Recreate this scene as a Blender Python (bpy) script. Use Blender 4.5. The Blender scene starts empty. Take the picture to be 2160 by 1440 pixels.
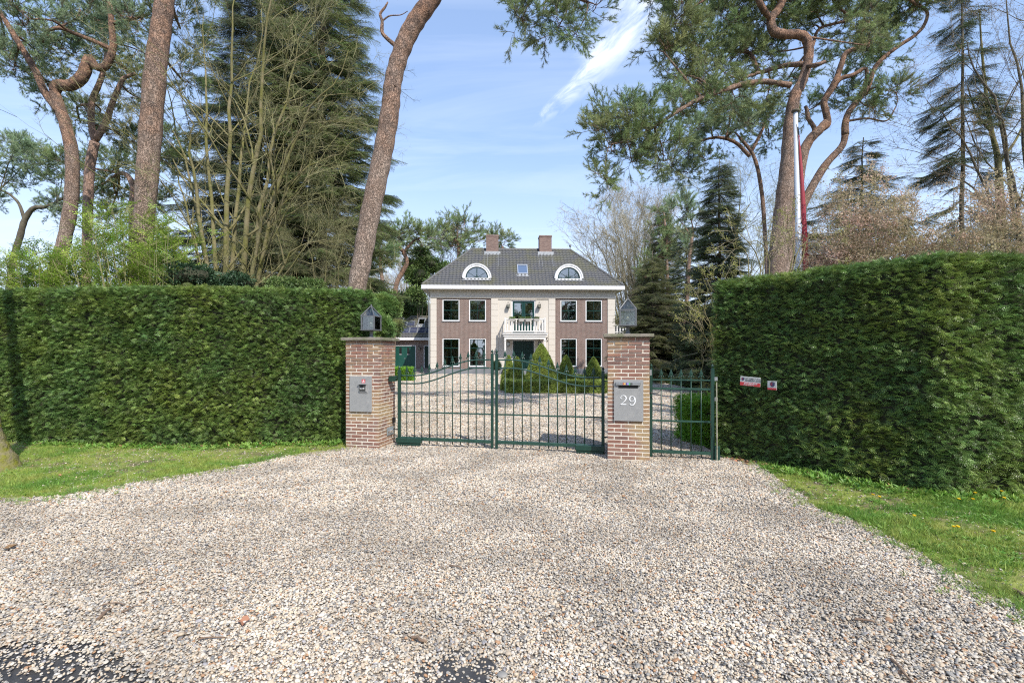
import bpy, math, random
import numpy as np
from mathutils import Vector, Matrix
rnd = random.Random(29)
rs = np.random.RandomState(29)
R = math.radians
# ------------------------------------------------------------------ camera, world, sun, exposure
scene = bpy.context.scene
cam_data = bpy.data.cameras.new('camera')
cam_data.sensor_width = 36.0
cam_data.lens = 36.0 * 1000 / 2160
cam_data.shift_y = 26 / 2160
cam_data.clip_start = 0.05
cam_data.clip_end = 2000
cam = bpy.data.objects.new('camera', cam_data)
cam.location = (0, 0, 1.70)
cam.rotation_euler = (R(90), 0, 0)
scene.collection.objects.link(cam)
scene.camera = cam
SUN_EL, SUN_AZ = 46.0, 30.0            # azimuth to the right of straight behind the camera
sd = Vector((math.sin(R(SUN_AZ)) * math.cos(R(SUN_EL)), -math.cos(R(SUN_AZ)) * math.cos(R(SUN_EL)), math.sin(R(SUN_EL))))
sun_data = bpy.data.lights.new('sun', 'SUN')
sun_data.energy = 3.5
sun_data.angle = R(0.53)
sun_data.color = (1.0, 0.95, 0.87)
sun = bpy.data.objects.new('sun', sun_data)
sun.rotation_euler = (-sd).to_track_quat('-Z', 'Y').to_euler()
sun.location = (20, -40, 50)
scene.collection.objects.link(sun)
world = bpy.data.worlds.new('World')
scene.world = world
world.use_nodes = True
scene.view_settings.view_transform = 'Standard'
scene.view_settings.look = 'None'
scene.view_settings.gamma = 1.0
scene.view_settings.use_curve_mapping = False
scene.view_settings.exposure = 0.5
scene.cycles.filter_width = 1.15
scene.cycles.use_denoising = False
scene.cycles.denoiser = 'OPENIMAGEDENOISE'
scene.cycles.denoising_input_passes = 'RGB_ALBEDO_NORMAL'
scene.cycles.denoising_prefilter = 'NONE'
scene.cycles.use_adaptive_sampling = False
scene.cycles.max_bounces = 7
scene.cycles.diffuse_bounces = 3
scene.cycles.glossy_bounces = 3
scene.cycles.sample_clamp_indirect = 2.5
def build_world():
    nt = world.node_tree
    nt.nodes.clear()
    N = nt.nodes.new; L = nt.links.new
    out = N('ShaderNodeOutputWorld'); bg = N('ShaderNodeBackground'); bg.inputs['Strength'].default_value = 0.15
    sky = N('ShaderNodeTexSky'); sky.sky_type = 'NISHITA'; sky.sun_disc = False
    sky.sun_elevation = R(SUN_EL); sky.sun_rotation = R(180 - SUN_AZ)
    sky.air_density = 1.0; sky.dust_density = 0.6; sky.ozone_density = 1.3
    def math_(op, a, b=None, c=None):
        m = N('ShaderNodeMath'); m.operation = op
        for i, x in enumerate((a, b, c)):
            if x is None: continue
            if isinstance(x, (int, float)): m.inputs[i].default_value = x
            else: L(x, m.inputs[i])
        return m.outputs[0]
    tc = N('ShaderNodeTexCoord'); sep = N('ShaderNodeSeparateXYZ'); L(tc.outputs['Generated'], sep.inputs[0])
    z = math_('MAXIMUM', sep.outputs[2], 0.02)
    px = math_('DIVIDE', sep.outputs[0], z); py = math_('DIVIDE', sep.outputs[1], z)
    # one long cirrus streamer over the house: a band in the cirrus layer from p0 towards t
    p0 = (0.13, 2.05); t = (0.392, -0.92)
    a = math_('ADD', math_('MULTIPLY', math_('SUBTRACT', px, p0[0]), t[0]), math_('MULTIPLY', math_('SUBTRACT', py, p0[1]), t[1]))
    b = math_('ADD', math_('MULTIPLY', math_('SUBTRACT', px, p0[0]), -t[1]), math_('MULTIPLY', math_('SUBTRACT', py, p0[1]), t[0]))
    comb = N('ShaderNodeCombineXYZ'); L(math_('MULTIPLY', a, 2.0), comb.inputs[0]); L(math_('MULTIPLY', b, 7.0), comb.inputs[1])
    n1 = N('ShaderNodeTexNoise'); n1.inputs['Scale'].default_value = 1.6; n1.inputs['Detail'].default_value = 7; n1.inputs['Roughness'].default_value = 0.62
    n1.inputs['Distortion'].default_value = 0.7; L(comb.outputs[0], n1.inputs['Vector'])
    wid = math_('MULTIPLY_ADD', math_('MAXIMUM', a, 0.0), 0.15, 0.015)
    bb = math_('ADD', b, math_('MULTIPLY', math_('SUBTRACT', n1.outputs[0], 0.5), 0.16))
    prof = N('ShaderNodeMapRange'); prof.interpolation_type = 'SMOOTHSTEP'
    L(math_('DIVIDE', math_('ABSOLUTE', bb), wid), prof.inputs[0]); prof.inputs[1].default_value = 1.35; prof.inputs[2].default_value = 0.0
    ends = N('ShaderNodeMapRange'); ends.interpolation_type = 'SMOOTHSTEP'; L(a, ends.inputs[0]); ends.inputs[1].default_value = -0.10; ends.inputs[2].default_value = 0.22
    nn = N('ShaderNodeMapRange'); L(n1.outputs[0], nn.inputs[0]); nn.inputs[1].default_value = 0.36; nn.inputs[2].default_value = 0.66
    band = math_('MULTIPLY', math_('MULTIPLY', prof.outputs[0], ends.outputs[0]), nn.outputs[0])
    # thin cirrus veil everywhere
    c2 = N('ShaderNodeCombineXYZ'); L(math_('MULTIPLY', px, 0.45), c2.inputs[0]); L(math_('MULTIPLY', py, 1.5), c2.inputs[1])
    n2 = N('ShaderNodeTexNoise'); n2.inputs['Scale'].default_value = 1.1; n2.inputs['Detail'].default_value = 6; n2.inputs['Roughness'].default_value = 0.6
    n2.inputs['Distortion'].default_value = 0.6; L(c2.outputs[0], n2.inputs['Vector'])
    v = N('ShaderNodeMapRange'); L(n2.outputs[0], v.inputs[0]); v.inputs[1].default_value = 0.47; v.inputs[2].default_value = 0.8; v.inputs[4].default_value = 0.28
    cl = math_('MINIMUM', math_('ADD', math_('MULTIPLY', band, 0.95), v.outputs[0]), 0.95)
    # haze whitening of the low sky
    hz = N('ShaderNodeMapRange'); L(sep.outputs[2], hz.inputs[0]); hz.inputs[1].default_value = 0.0; hz.inputs[2].default_value = 0.75
    hz.inputs[3].default_value = 0.55; hz.inputs[4].default_value = 0.30
    mixh = N('ShaderNodeMix'); mixh.data_type = 'RGBA'; L(hz.outputs[0], mixh.inputs[0]); L(sky.outputs[0], mixh.inputs[6]); mixh.inputs[7].default_value = (3.1, 4.45, 7.3, 1)
    lo = N('ShaderNodeMapRange'); lo.interpolation_type = 'SMOOTHSTEP'; L(sep.outputs[2], lo.inputs[0]); lo.inputs[1].default_value = 0.42; lo.inputs[2].default_value = 0.0; lo.inputs[3].default_value = 0.0; lo.inputs[4].default_value = 0.92
    low = N('ShaderNodeMix'); low.data_type = 'RGBA'; L(lo.outputs[0], low.inputs[0]); L(mixh.outputs[2], low.inputs[6]); low.inputs[7].default_value = (4.6, 5.35, 6.5, 1)
    mix = N('ShaderNodeMix'); mix.data_type = 'RGBA'; L(cl, mix.inputs[0]); L(low.outputs[2], mix.inputs[6]); mix.inputs[7].default_value = (6.0, 6.4, 7.2, 1)
    L(mix.outputs[2], bg.inputs['Color']); L(bg.outputs[0], out.inputs['Surface'])
build_world()

# ------------------------------------------------------------------ helpers
COL = scene.collection
def W(px, py, Y):                       # a point of the place at distance Y along the view
    return np.array([(px - 1080) / 1000 * Y, Y, 1.70 + (746 - py) / 1000 * Y])
def G(px, py):                          # a point on the ground
    Y = 1700.0 / (py - 746); return np.array([(px - 1080) / 1000 * Y, Y, 0.0])
def tag(o, label=None, cat=None, group=None, kind=None):
    if label: o['label'] = label
    if cat: o['category'] = cat
    if group: o['group'] = group
    if kind: o['kind'] = kind
    return o
def link(o, parent=None, loc=(0, 0, 0), rot=(0, 0, 0)):
    COL.objects.link(o); o.location = loc; o.rotation_euler = rot
    if parent: o.parent = parent
    return o
def empty(name, loc=(0, 0, 0), rz=0.0, label=None, cat=None, group=None):
    o = bpy.data.objects.new(name, None); o.empty_display_size = 0.2
    link(o, None, tuple(loc), (0, 0, rz)); return tag(o, label, cat, group)
class MB:
    def __init__(s): s.v = []; s.f = []; s.n = 0
    def add(s, v, faces, mat=0):
        v = np.asarray(v, dtype=np.float64); s.v.append(v)
        for f in (faces if isinstance(faces, list) else [faces]):
            f = np.asarray(f, dtype=np.int64)
            if len(f): s.f.append((f + s.n, mat))
        s.n += len(v); return s
    def box(s, x0, x1, y0, y1, z0, z1, mat=0):
        v = [(x, y, z) for z in (z0, z1) for y in (y0, y1) for x in (x0, x1)]
        return s.add(v, [[0, 2, 3, 1], [4, 5, 7, 6], [0, 1, 5, 4], [2, 6, 7, 3], [0, 4, 6, 2], [1, 3, 7, 5]], mat) if False else s.add(v, np.array([[0, 2, 3, 1], [4, 5, 7, 6], [0, 1, 5, 4], [2, 6, 7, 3], [0, 4, 6, 2], [1, 3, 7, 5]]), mat)
    def bbox(s, x0, x1, y0, y1, z0, z1, b=0.003, mat=0):
        # box with chamfered edges
        v = []; X = (x0, x1); Yy = (y0, y1); Z = (z0, z1)
        idx = {}
        for i in (0, 1):
            for j in (0, 1):
                for k in (0, 1):
                    for a in range(3):
                        q = [X[i], Yy[j], Z[k]]; sg = (1 - 2 * i, 1 - 2 * j, 1 - 2 * k)
                        for c in range(3):
                            if c != a: q[c] += sg[c] * b
                        idx[i, j, k, a] = len(v); v.append(q)
        quads = []; tris = []
        for a in range(3):
            o1, o2 = [(1, 2), (2, 0), (0, 1)][a]
            for sgn in (0, 1):
                c = []
                for (p, q) in ((0, 0), (1, 0), (1, 1), (0, 1)):
                    t = [0, 0, 0]; t[a] = sgn; t[o1] = p; t[o2] = q; c.append(idx[t[0], t[1], t[2], a])
                quads.append(c if sgn else c[::-1])
            for p in (0, 1):
                for q in (0, 1):
                    t0 = [0, 0, 0]; t0[a] = 0; t0[o1] = p; t0[o2] = q; t1 = list(t0); t1[a] = 1
                    c = [idx[tuple(t0) + (o1,)], idx[tuple(t1) + (o1,)], idx[tuple(t1) + (o2,)], idx[tuple(t0) + (o2,)]]
                    quads.append(c if (p ^ q) else c[::-1])
        for i in (0, 1):
            for j in (0, 1):
                for k in (0, 1):
                    c = [idx[i, j, k, 0], idx[i, j, k, 1], idx[i, j, k, 2]]
                    tris.append(c if (i ^ j ^ k) else c[::-1])
        return s.add(v, [np.array(quads), np.array(tris)], mat)
    def tube(s, pts, r, k=6, mat=0, cap=True):
        pts = np.asarray(pts, float); n = len(pts); r = np.broadcast_to(np.asarray(r, float), (n,))
        t = np.empty_like(pts); t[1:-1] = pts[2:] - pts[:-2]; t[0] = pts[1] - pts[0]; t[-1] = pts[-1] - pts[-2]
        t /= (np.linalg.norm(t, axis=1, keepdims=True) + 1e-9)
        u = np.cross(t[0], (0.0, 0.0, 1.0) if abs(t[0][2]) < 0.9 else (1.0, 0.0, 0.0)); u /= np.linalg.norm(u) + 1e-9
        us = [u]
        for i in range(1, n):
            u = u - t[i] * (u @ t[i]); u = u / (np.linalg.norm(u) + 1e-9); us.append(u)
        us = np.array(us); ws = np.cross(t, us)
        a = np.arange(k) * 2 * math.pi / k
        v = pts[:, None, :] + r[:, None, None] * (us[:, None, :] * np.cos(a)[None, :, None] + ws[:, None, :] * np.sin(a)[None, :, None])
        i = np.arange(n - 1)[:, None] * k; j = np.arange(k)[None, :]; j2 = (j + 1) % k
        q = np.stack([i + j, i + j2, i + k + j2, i + k + j], axis=-1).reshape(-1, 4)
        fs = [q]
        if cap and k > 3:
            fs.append(np.array([[x for x in range(k)][::-1]])); fs.append(np.array([[(n - 1) * k + x for x in range(k)]]))
        return s.add(v.reshape(-1, 3), fs, mat)
    def lathe(s, prof, k=12, c=(0, 0, 0), mat=0):
        prof = np.array(prof, float); a = np.arange(k) * 2 * math.pi / k
        v = np.stack([prof[:, 0:1] * np.cos(a)[None] + c[0], prof[:, 0:1] * np.sin(a)[None] + c[1], np.repeat(prof[:, 1:2], k, 1) + c[2]], -1).reshape(-1, 3)
        n = len(prof); i = np.arange(n - 1)[:, None] * k; j = np.arange(k)[None]; j2 = (j + 1) % k
        return s.add(v, np.stack([i + j, i + j2, i + k + j2, i + k + j], -1).reshape(-1, 4), mat)
    def build(s, name, mats, parent=None, smooth=False, loc=(0, 0, 0), rot=(0, 0, 0)):
        return link(bpy.data.objects.new(name, s.mesh(name, mats, smooth)), parent, loc, rot)
    def mesh(s, name, mats, smooth=False):
        me = bpy.data.meshes.new(name)
        v = np.concatenate(s.v) if s.v else np.zeros((0, 3))
        me.vertices.add(len(v)); me.vertices.foreach_set('co', v.astype(np.float32).ravel())
        if s.f:
            lens = np.concatenate([np.full(len(f), f.shape[1]) for f, m in s.f]); mi = np.concatenate([np.full(len(f), m) for f, m in s.f])
            loops = np.concatenate([f.ravel() for f, m in s.f])
            me.loops.add(len(loops)); me.loops.foreach_set('vertex_index', loops.astype(np.int32))
            me.polygons.add(len(lens)); st = np.concatenate([[0], np.cumsum(lens)[:-1]])
            me.polygons.foreach_set('loop_start', st.astype(np.int32))
            me.polygons.foreach_set('material_index', mi.astype(np.int32))
            me.polygons.foreach_set('use_smooth', np.full(len(lens), bool(smooth)))
        for m in (mats if isinstance(mats, (list, tuple)) else [mats]): me.materials.append(m)
        me.update(calc_edges=True); me.validate()
        return me
def box_ob(name, m, parent, x0, x1, y0, y1, z0, z1, b=0.0):
    q = MB()
    (q.bbox(x0, x1, y0, y1, z0, z1, b) if b else q.box(x0, x1, y0, y1, z0, z1))
    return q.build(name, m, parent)
def smooth_path(pts, n=6):
    pts = np.asarray(pts, float); P = np.vstack([2 * pts[0] - pts[1], pts, 2 * pts[-1] - pts[-2]]); out = []
    for i in range(1, len(P) - 2):
        for t in np.linspace(0, 1, n, endpoint=False):
            out.append(0.5 * ((2 * P[i]) + (-P[i - 1] + P[i + 1]) * t + (2 * P[i - 1] - 5 * P[i] + 4 * P[i + 1] - P[i + 2]) * t * t + (-P[i - 1] + 3 * P[i] - 3 * P[i + 1] + P[i + 2]) * t ** 3))
    out.append(pts[-1]); return np.array(out)

# ------------------------------------------------------------------ materials
def mat(name, col, rough=0.7, col2=None, nscale=4.0, ndetail=4, bump=0.0, bscale=40.0, metal=0.0, var=0.0, trans=0.0, spec=0.5, col3=None, n3=0.4, ramp=None, hue=0.0, stretch=None, voro=None, mult=None):
    m = bpy.data.materials.new(name); m.use_nodes = True; nt = m.node_tree; N = nt.nodes.new; L = nt.links.new
    bs = nt.nodes['Principled BSDF']; out = nt.nodes['Material Output']
    bs.inputs['Roughness'].default_value = rough; bs.inputs['Metallic'].default_value = metal; bs.inputs['Specular IOR Level'].default_value = spec
    geo = N('ShaderNodeNewGeometry'); tc = N('ShaderNodeTexCoord')
    co = tc.outputs['Object']
    if stretch:
        mp = N('ShaderNodeMapping'); mp.inputs['Scale'].default_value = stretch; L(co, mp.inputs[0]); co = mp.outputs[0]
    def mixc(f, a, b):
        x = N('ShaderNodeMix'); x.data_type = 'RGBA'
        for s_, q in ((0, f), (6, a), (7, b)):
            if isinstance(q, (int, float)): x.inputs[s_].default_value = q
            elif isinstance(q, tuple): x.inputs[s_].default_value = (*q, 1)
            else: L(q, x.inputs[s_])
        return x.outputs[2]
    c = tuple(col)
    oi = N('ShaderNodeObjectInfo')
    if ramp:
        cr = N('ShaderNodeValToRGB'); cr.color_ramp.interpolation = 'LINEAR' if len(ramp) < 5 else 'CONSTANT'
        e = cr.color_ramp.elements
        while len(e) < len(ramp): e.new(0.5)
        for i, (p, q) in enumerate(ramp): e[i].position = p; e[i].color = (*q, 1)
        L(oi.outputs['Random'], cr.inputs[0]); c = cr.outputs[0]
    if col2 is not None:
        n = N('ShaderNodeTexNoise'); n.inputs['Scale'].default_value = nscale; n.inputs['Detail'].default_value = ndetail; n.inputs['Roughness'].default_value = 0.6
        L(geo.outputs['Position'] if trans else co, n.inputs['Vector'])
        mr = N('ShaderNodeMapRange'); L(n.outputs[0], mr.inputs[0]); mr.inputs[1].default_value = 0.35; mr.inputs[2].default_value = 0.65
        c = mixc(mr.outputs[0], c, tuple(col2))
    if col3 is not None:
        n = N('ShaderNodeTexNoise'); n.inputs['Scale'].default_value = n3; n.inputs['Detail'].default_value = 3
        L(geo.outputs['Position'], n.inputs['Vector'])
        mr = N('ShaderNodeMapRange'); L(n.outputs[0], mr.inputs[0]); mr.inputs[1].default_value = 0.45; mr.inputs[2].default_value = 0.65
        c = mixc(mr.outputs[0], c, tuple(col3))
    if mult:
        n = N('ShaderNodeTexNoise'); n.inputs['Scale'].default_value = mult[0]; n.inputs['Detail'].default_value = 4; L(geo.outputs['Position'], n.inputs['Vector'])
        mr = N('ShaderNodeMapRange'); L(n.outputs[0], mr.inputs[0]); mr.inputs[1].default_value = 0.38; mr.inputs[2].default_value = 0.62; mr.inputs[3].default_value = mult[1]; mr.inputs[4].default_value = mult[2]
        x = N('ShaderNodeMix'); x.data_type = 'RGBA'; x.blend_type = 'MULTIPLY'; x.inputs[0].default_value = 1
        if isinstance(c, tuple): x.inputs[6].default_value = (*c, 1)
        else: L(c, x.inputs[6])
        L(mr.outputs[0], x.inputs[7]); c = x.outputs[2]
    if var or hue:
        hs = N('ShaderNodeHueSaturation')
        if isinstance(c, tuple): hs.inputs['Color'].default_value = (*c, 1)
        else: L(c, hs.inputs['Color'])
        a = N('ShaderNodeMath'); a.operation = 'MULTIPLY_ADD'; L(oi.outputs['Random'], a.inputs[0]); a.inputs[1].default_value = 2 * var; a.inputs[2].default_value = 1 - var
        L(a.outputs[0], hs.inputs['Value'])
        if hue:
            wn = N('ShaderNodeTexWhiteNoise'); wn.noise_dimensions = '1D'; L(oi.outputs['Random'], wn.inputs['W'])
            h = N('ShaderNodeMath'); h.operation = 'MULTIPLY_ADD'; L(wn.outputs[0], h.inputs[0]); h.inputs[1].default_value = 2 * hue; h.inputs[2].default_value = 0.5 - hue
            L(h.outputs[0], hs.inputs['Hue'])
        c = hs.outputs[0]
    if isinstance(c, tuple): bs.inputs['Base Color'].default_value = (*c, 1)
    else: L(c, bs.inputs['Base Color'])
    if bump:
        bp = N('ShaderNodeBump'); bp.inputs['Strength'].default_value = min(1, bump); bp.inputs['Distance'].default_value = 0.01 * max(1, bump)
        if voro:
            n = N('ShaderNodeTexVoronoi'); n.feature = 'DISTANCE_TO_EDGE'; n.inputs['Scale'].default_value = voro
            nz = N('ShaderNodeTexNoise'); nz.inputs['Scale'].default_value = voro * 0.6; L(co, nz.inputs['Vector'])
            ad = N('ShaderNodeVectorMath'); ad.operation = 'MULTIPLY_ADD'; L(nz.outputs['Color'], ad.inputs[0]); ad.inputs[1].default_value = (0.25,) * 3; L(co, ad.inputs[2])
            L(ad.outputs[0], n.inputs['Vector'])
            mr = N('ShaderNodeMapRange'); L(n.outputs[0], mr.inputs[0]); mr.inputs[1].default_value = 0.0; mr.inputs[2].default_value = 0.16; L(mr.outputs[0], bp.inputs['Height'])
            dk = N('ShaderNodeMapRange'); L(n.outputs[0], dk.inputs[0]); dk.inputs[2].default_value = 0.09; dk.inputs[3].default_value = 0.62; dk.inputs[4].default_value = 1.0
            mm = N('ShaderNodeMix'); mm.data_type = 'RGBA'; mm.blend_type = 'MULTIPLY'; mm.inputs[0].default_value = 1.0
            src = bs.inputs['Base Color'].links[0].from_socket if bs.inputs['Base Color'].is_linked else None
            if src: L(src, mm.inputs[6])
            else: mm.inputs[6].default_value = bs.inputs['Base Color'].default_value
            L(dk.outputs[0], mm.inputs[7]); L(mm.outputs[2], bs.inputs['Base Color'])
        else:
            n = N('ShaderNodeTexNoise'); n.inputs['Scale'].default_value = bscale; n.inputs['Detail'].default_value = 5; L(co, n.inputs['Vector']); L(n.outputs[0], bp.inputs['Height'])
        L(bp.outputs[0], bs.inputs['Normal'])
    if trans:
        tr = N('ShaderNodeBsdfTranslucent'); mx = N('ShaderNodeMixShader'); mx.inputs[0].default_value = trans
        if bs.inputs['Base Color'].is_linked: L(bs.inputs['Base Color'].links[0].from_socket, tr.inputs[0])
        else: tr.inputs[0].default_value = (*col, 1)
        L(bs.outputs[0], mx.inputs[1]); L(tr.outputs[0], mx.inputs[2]); L(mx.outputs[0], out.inputs['Surface'])
    return m

def glass_mat(name, tint, rough=0.02, facing=0.35, refl=1.0):
    m = bpy.data.materials.new(name); m.use_nodes = True; nt = m.node_tree; N = nt.nodes.new; L = nt.links.new
    nt.nodes.remove(nt.nodes['Principled BSDF']); out = nt.nodes['Material Output']
    g = N('ShaderNodeBsdfGlossy'); g.inputs['Roughness'].default_value = rough; g.inputs['Color'].default_value = (refl, refl, refl, 1)
    t = N('ShaderNodeBsdfTransparent'); t.inputs['Color'].default_value = (*tint, 1)
    lw = N('ShaderNodeFresnel'); lw.inputs['IOR'].default_value = 1.5
    a = N('ShaderNodeMath'); a.operation = 'ADD'; L(lw.outputs[0], a.inputs[0]); a.inputs[1].default_value = facing; a.use_clamp = True
    tc = N('ShaderNodeTexCoord'); n = N('ShaderNodeTexNoise'); n.inputs['Scale'].default_value = 1.3; L(tc.outputs['Object'], n.inputs['Vector'])
    bp = N('ShaderNodeBump'); bp.inputs['Strength'].default_value = 0.06; bp.inputs['Distance'].default_value = 0.05; L(n.outputs[0], bp.inputs['Height']); L(bp.outputs[0], g.inputs['Normal'])
    mx = N('ShaderNodeMixShader'); L(a.outputs[0], mx.inputs[0]); L(t.outputs[0], mx.inputs[1]); L(g.outputs[0], mx.inputs[2]); L(mx.outputs[0], out.inputs['Surface'])
    return m
def bark_pine():
    m = mat('pine_bark', (0.34, 0.25, 0.195), 0.9, (0.47, 0.365, 0.295), 7, bump=2.2, stretch=(1.0, 1.0, 0.5), voro=20, spec=0.2)
    nt = m.node_tree; N = nt.nodes.new; L = nt.links.new; bs = nt.nodes['Principled BSDF']
    src = bs.inputs['Base Color'].links[0].from_socket
    geo = N('ShaderNodeNewGeometry'); sp = N('ShaderNodeSeparateXYZ'); L(geo.outputs['Position'], sp.inputs[0])
    n = N('ShaderNodeTexNoise'); n.inputs['Scale'].default_value = 1.4; n.inputs['Detail'].default_value = 5; L(geo.outputs['Position'], n.inputs['Vector'])
    ad = N('ShaderNodeMath'); ad.operation = 'MULTIPLY_ADD'; L(n.outputs[0], ad.inputs[0]); ad.inputs[1].default_value = 9.0; L(sp.outputs[2], ad.inputs[2])
    mr = N('ShaderNodeMapRange'); L(ad.outputs[0], mr.inputs[0]); mr.inputs[1].default_value = 9.0; mr.inputs[2].default_value = 14.5
    mx = N('ShaderNodeMix'); mx.data_type = 'RGBA'; L(mr.outputs[0], mx.inputs[0]); L(src, mx.inputs[6]); 
    n2 = N('ShaderNodeTexNoise'); n2.inputs['Scale'].default_value = 7; L(geo.outputs['Position'], n2.inputs['Vector'])
    cr = N('ShaderNodeValToRGB'); cr.color_ramp.elements[0].position = 0.4; cr.color_ramp.elements[0].color = (0.19, 0.125, 0.095, 1); cr.color_ramp.elements[1].position = 0.6; cr.color_ramp.elements[1].color = (0.40, 0.235, 0.155, 1)
    L(n2.outputs[0], cr.inputs[0]); L(cr.outputs[0], mx.inputs[7]); L(mx.outputs[2], bs.inputs['Base Color'])
    return m

M = {}
M['bark'] = bark_pine()
M['bark_pink'] = mat('pink_bark', (0.42, 0.27, 0.20), 0.85, (0.30, 0.21, 0.17), 7, bump=1.5, stretch=(1, 1, .5), voro=10, spec=0.2)
M['bark_dark'] = mat('dark_bark', (0.10, 0.085, 0.065), 0.9, (0.17, 0.15, 0.11), 6, bump=1.0, bscale=22, spec=0.2)
M['bark_moss'] = mat('mossy_bark', (0.26, 0.22, 0.13), 0.9, (0.17, 0.165, 0.05), 3.5, bump=0.8, bscale=28, spec=0.2)
M['bark_mosstree'] = mat('lichen_bark', (0.24, 0.20, 0.14), 0.95, (0.20, 0.20, 0.03), 9, bump=2.0, bscale=30, spec=0.1)
M['twig_pale'] = mat('pale_twig', (0.36, 0.31, 0.20), 0.8)
M['twig_moss'] = mat('olive_twig', (0.30, 0.27, 0.15), 0.8, (0.22, 0.22, 0.08), 2)
M['twig_brown'] = mat('brown_twig', (0.22, 0.17, 0.12), 0.8)
M['needle'] = mat('pine_needle', (0.29, 0.37, 0.15), 0.5, (0.21, 0.30, 0.125), 0.9, var=0.35, trans=0.3, hue=0.02, col3=(0.36, 0.40, 0.17), n3=0.5)
M['needle_blue'] = mat('bluish_pine_needle', (0.36, 0.45, 0.26), 0.5, (0.27, 0.37, 0.20), 0.9, var=0.3, trans=0.22, hue=0.02)
M['spruce'] = mat('spruce_needle', (0.12, 0.19, 0.065), 0.5, (0.08, 0.135, 0.055), 0.8, var=0.35, trans=0.15, hue=0.02)
M['spruce_light'] = mat('sunlit_spruce_needle', (0.25, 0.32, 0.085), 0.5, (0.14, 0.215, 0.065), 0.5, var=0.35, trans=0.2, hue=0.02)
M['cypress'] = mat('cypress_leaf', (0.24, 0.26, 0.08), 0.6, (0.14, 0.18, 0.055), 0.7, var=0.3, trans=0.2, hue=0.02)
M['yew'] = mat('yew_leaf', (0.20, 0.315, 0.09), 0.34, (0.15, 0.255, 0.08), 1.3, var=0.6, trans=0.22, hue=0.018, col3=(0.26, 0.34, 0.08), n3=0.9)
M['box'] = mat('boxwood_leaf', (0.40, 0.48, 0.11), 0.45, (0.30, 0.39, 0.08), 3, var=0.4, trans=0.25, hue=0.02)
M['fresh'] = mat('fresh_leaf', (0.42, 0.56, 0.08), 0.45, (0.28, 0.46, 0.06), 1.5, var=0.25, trans=0.4, hue=0.015)
M['brightgreen'] = mat('bright_green_leaf', (0.19, 0.42, 0.04), 0.4, (0.28, 0.48, 0.06), 2, var=0.3, trans=0.3, hue=0.015)
M['laurel'] = mat('laurel_leaf', (0.11, 0.18, 0.05), 0.4, (0.17, 0.24, 0.07), 0.8, var=0.35, trans=0.15, hue=0.02)
M['darkleaf'] = mat('dark_evergreen_leaf', (0.06, 0.115, 0.045), 0.35, (0.04, 0.08, 0.04), 0.8, var=0.35, trans=0.1, hue=0.015)
M['bronze'] = mat('bronze_bud_leaf', (0.66, 0.46, 0.37), 0.6, (0.42, 0.40, 0.18), 1.3, var=0.3, trans=0.3, hue=0.02)
M['budgreen'] = mat('spring_bud', (0.42, 0.42, 0.12), 0.6, var=0.2, trans=0.3)
M['budorange'] = mat('orange_bud', (0.36, 0.24, 0.09), 0.6, (0.40, 0.36, 0.08), 1.0, var=0.3, trans=0.3)
M['haircol'] = mat('grey_twig', (0.40, 0.335, 0.25), 0.85, (0.34, 0.31, 0.19), 0.5, var=0.2)
M['grass'] = mat('grass_blade', (0.26, 0.40, 0.07), 0.5, (0.42, 0.45, 0.11), 2.6, var=0.35, trans=0.3, hue=0.02, col3=(0.17, 0.32, 0.05), n3=1.1)
M['weed'] = mat('weed_leaf', (0.15, 0.31, 0.045), 0.5, (0.24, 0.38, 0.07), 2.5, var=0.3, trans=0.3, hue=0.015)
M['deadleaf'] = mat('fallen_leaf', (0.36, 0.19, 0.10), 0.8, var=0.4, hue=0.02, trans=0.1)
M['core'] = mat('core_shade', (0.03, 0.038, 0.016), 0.9, (0.05, 0.045, 0.025), 20)  # solid foliage core, shade between the leaves put into its near-black colour
M['soil'] = mat('garden_soil', (0.085, 0.07, 0.05), 0.95, (0.14, 0.12, 0.07), 3, bump=1, bscale=20)
M['gravel_bed'] = mat('gravel_bed', (0.20, 0.17, 0.14), 0.95, (0.38, 0.33, 0.28), 90, bump=2, bscale=70)
M['pebble'] = mat('pebble', (0.5, 0.45, 0.4), 0.6, ramp=[(0, (0.56, 0.495, 0.405)), (0.22, (0.455, 0.40, 0.32)), (0.38, (0.40, 0.325, 0.24)), (0.50, (0.265, 0.25, 0.225)), (0.60, (0.52, 0.415, 0.295)), (0.78, (0.18, 0.17, 0.16)), (0.83, (0.55, 0.50, 0.43)), (0.92, (0.38, 0.22, 0.12)), (0.97, (0.32, 0.30, 0.30))], mult=(1.1, 0.86, 1.24))
M['asphalt'] = mat('wet_asphalt', (0.04, 0.04, 0.042), 0.5, (0.075, 0.072, 0.07), 9, bump=0.6, bscale=160)
M['moss'] = mat('mossy_lawn', (0.22, 0.25, 0.05), 0.95, (0.28, 0.31, 0.07), 2.2, bump=2, bscale=35, col3=(0.13, 0.095, 0.06), n3=2.2)
M['lawnfar'] = mat('far_lawn', (0.11, 0.16, 0.04), 0.95, (0.08, 0.10, 0.04), 0.6, bump=1, bscale=20)
M['white'] = mat('white_paint', (0.78, 0.76, 0.73), 0.55, (0.74, 0.71, 0.67), 1.4)
M['cream'] = mat('cream_render', (0.66, 0.605, 0.53), 0.8, (0.63, 0.57, 0.49), 0.9)
M['windowwhite'] = mat('white_window_paint', (0.80, 0.79, 0.79), 0.4)
M['gatered'] = mat('unused', (0.3, 0.05, 0.05))
M['green'] = mat('dark_green_enamel', (0.013, 0.045, 0.032), 0.35, (0.018, 0.06, 0.042), 8, spec=0.5)
M['green_light'] = mat('green_enamel_rail', (0.017, 0.055, 0.040), 0.33, (0.03, 0.085, 0.06), 14, spec=0.6)
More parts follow.
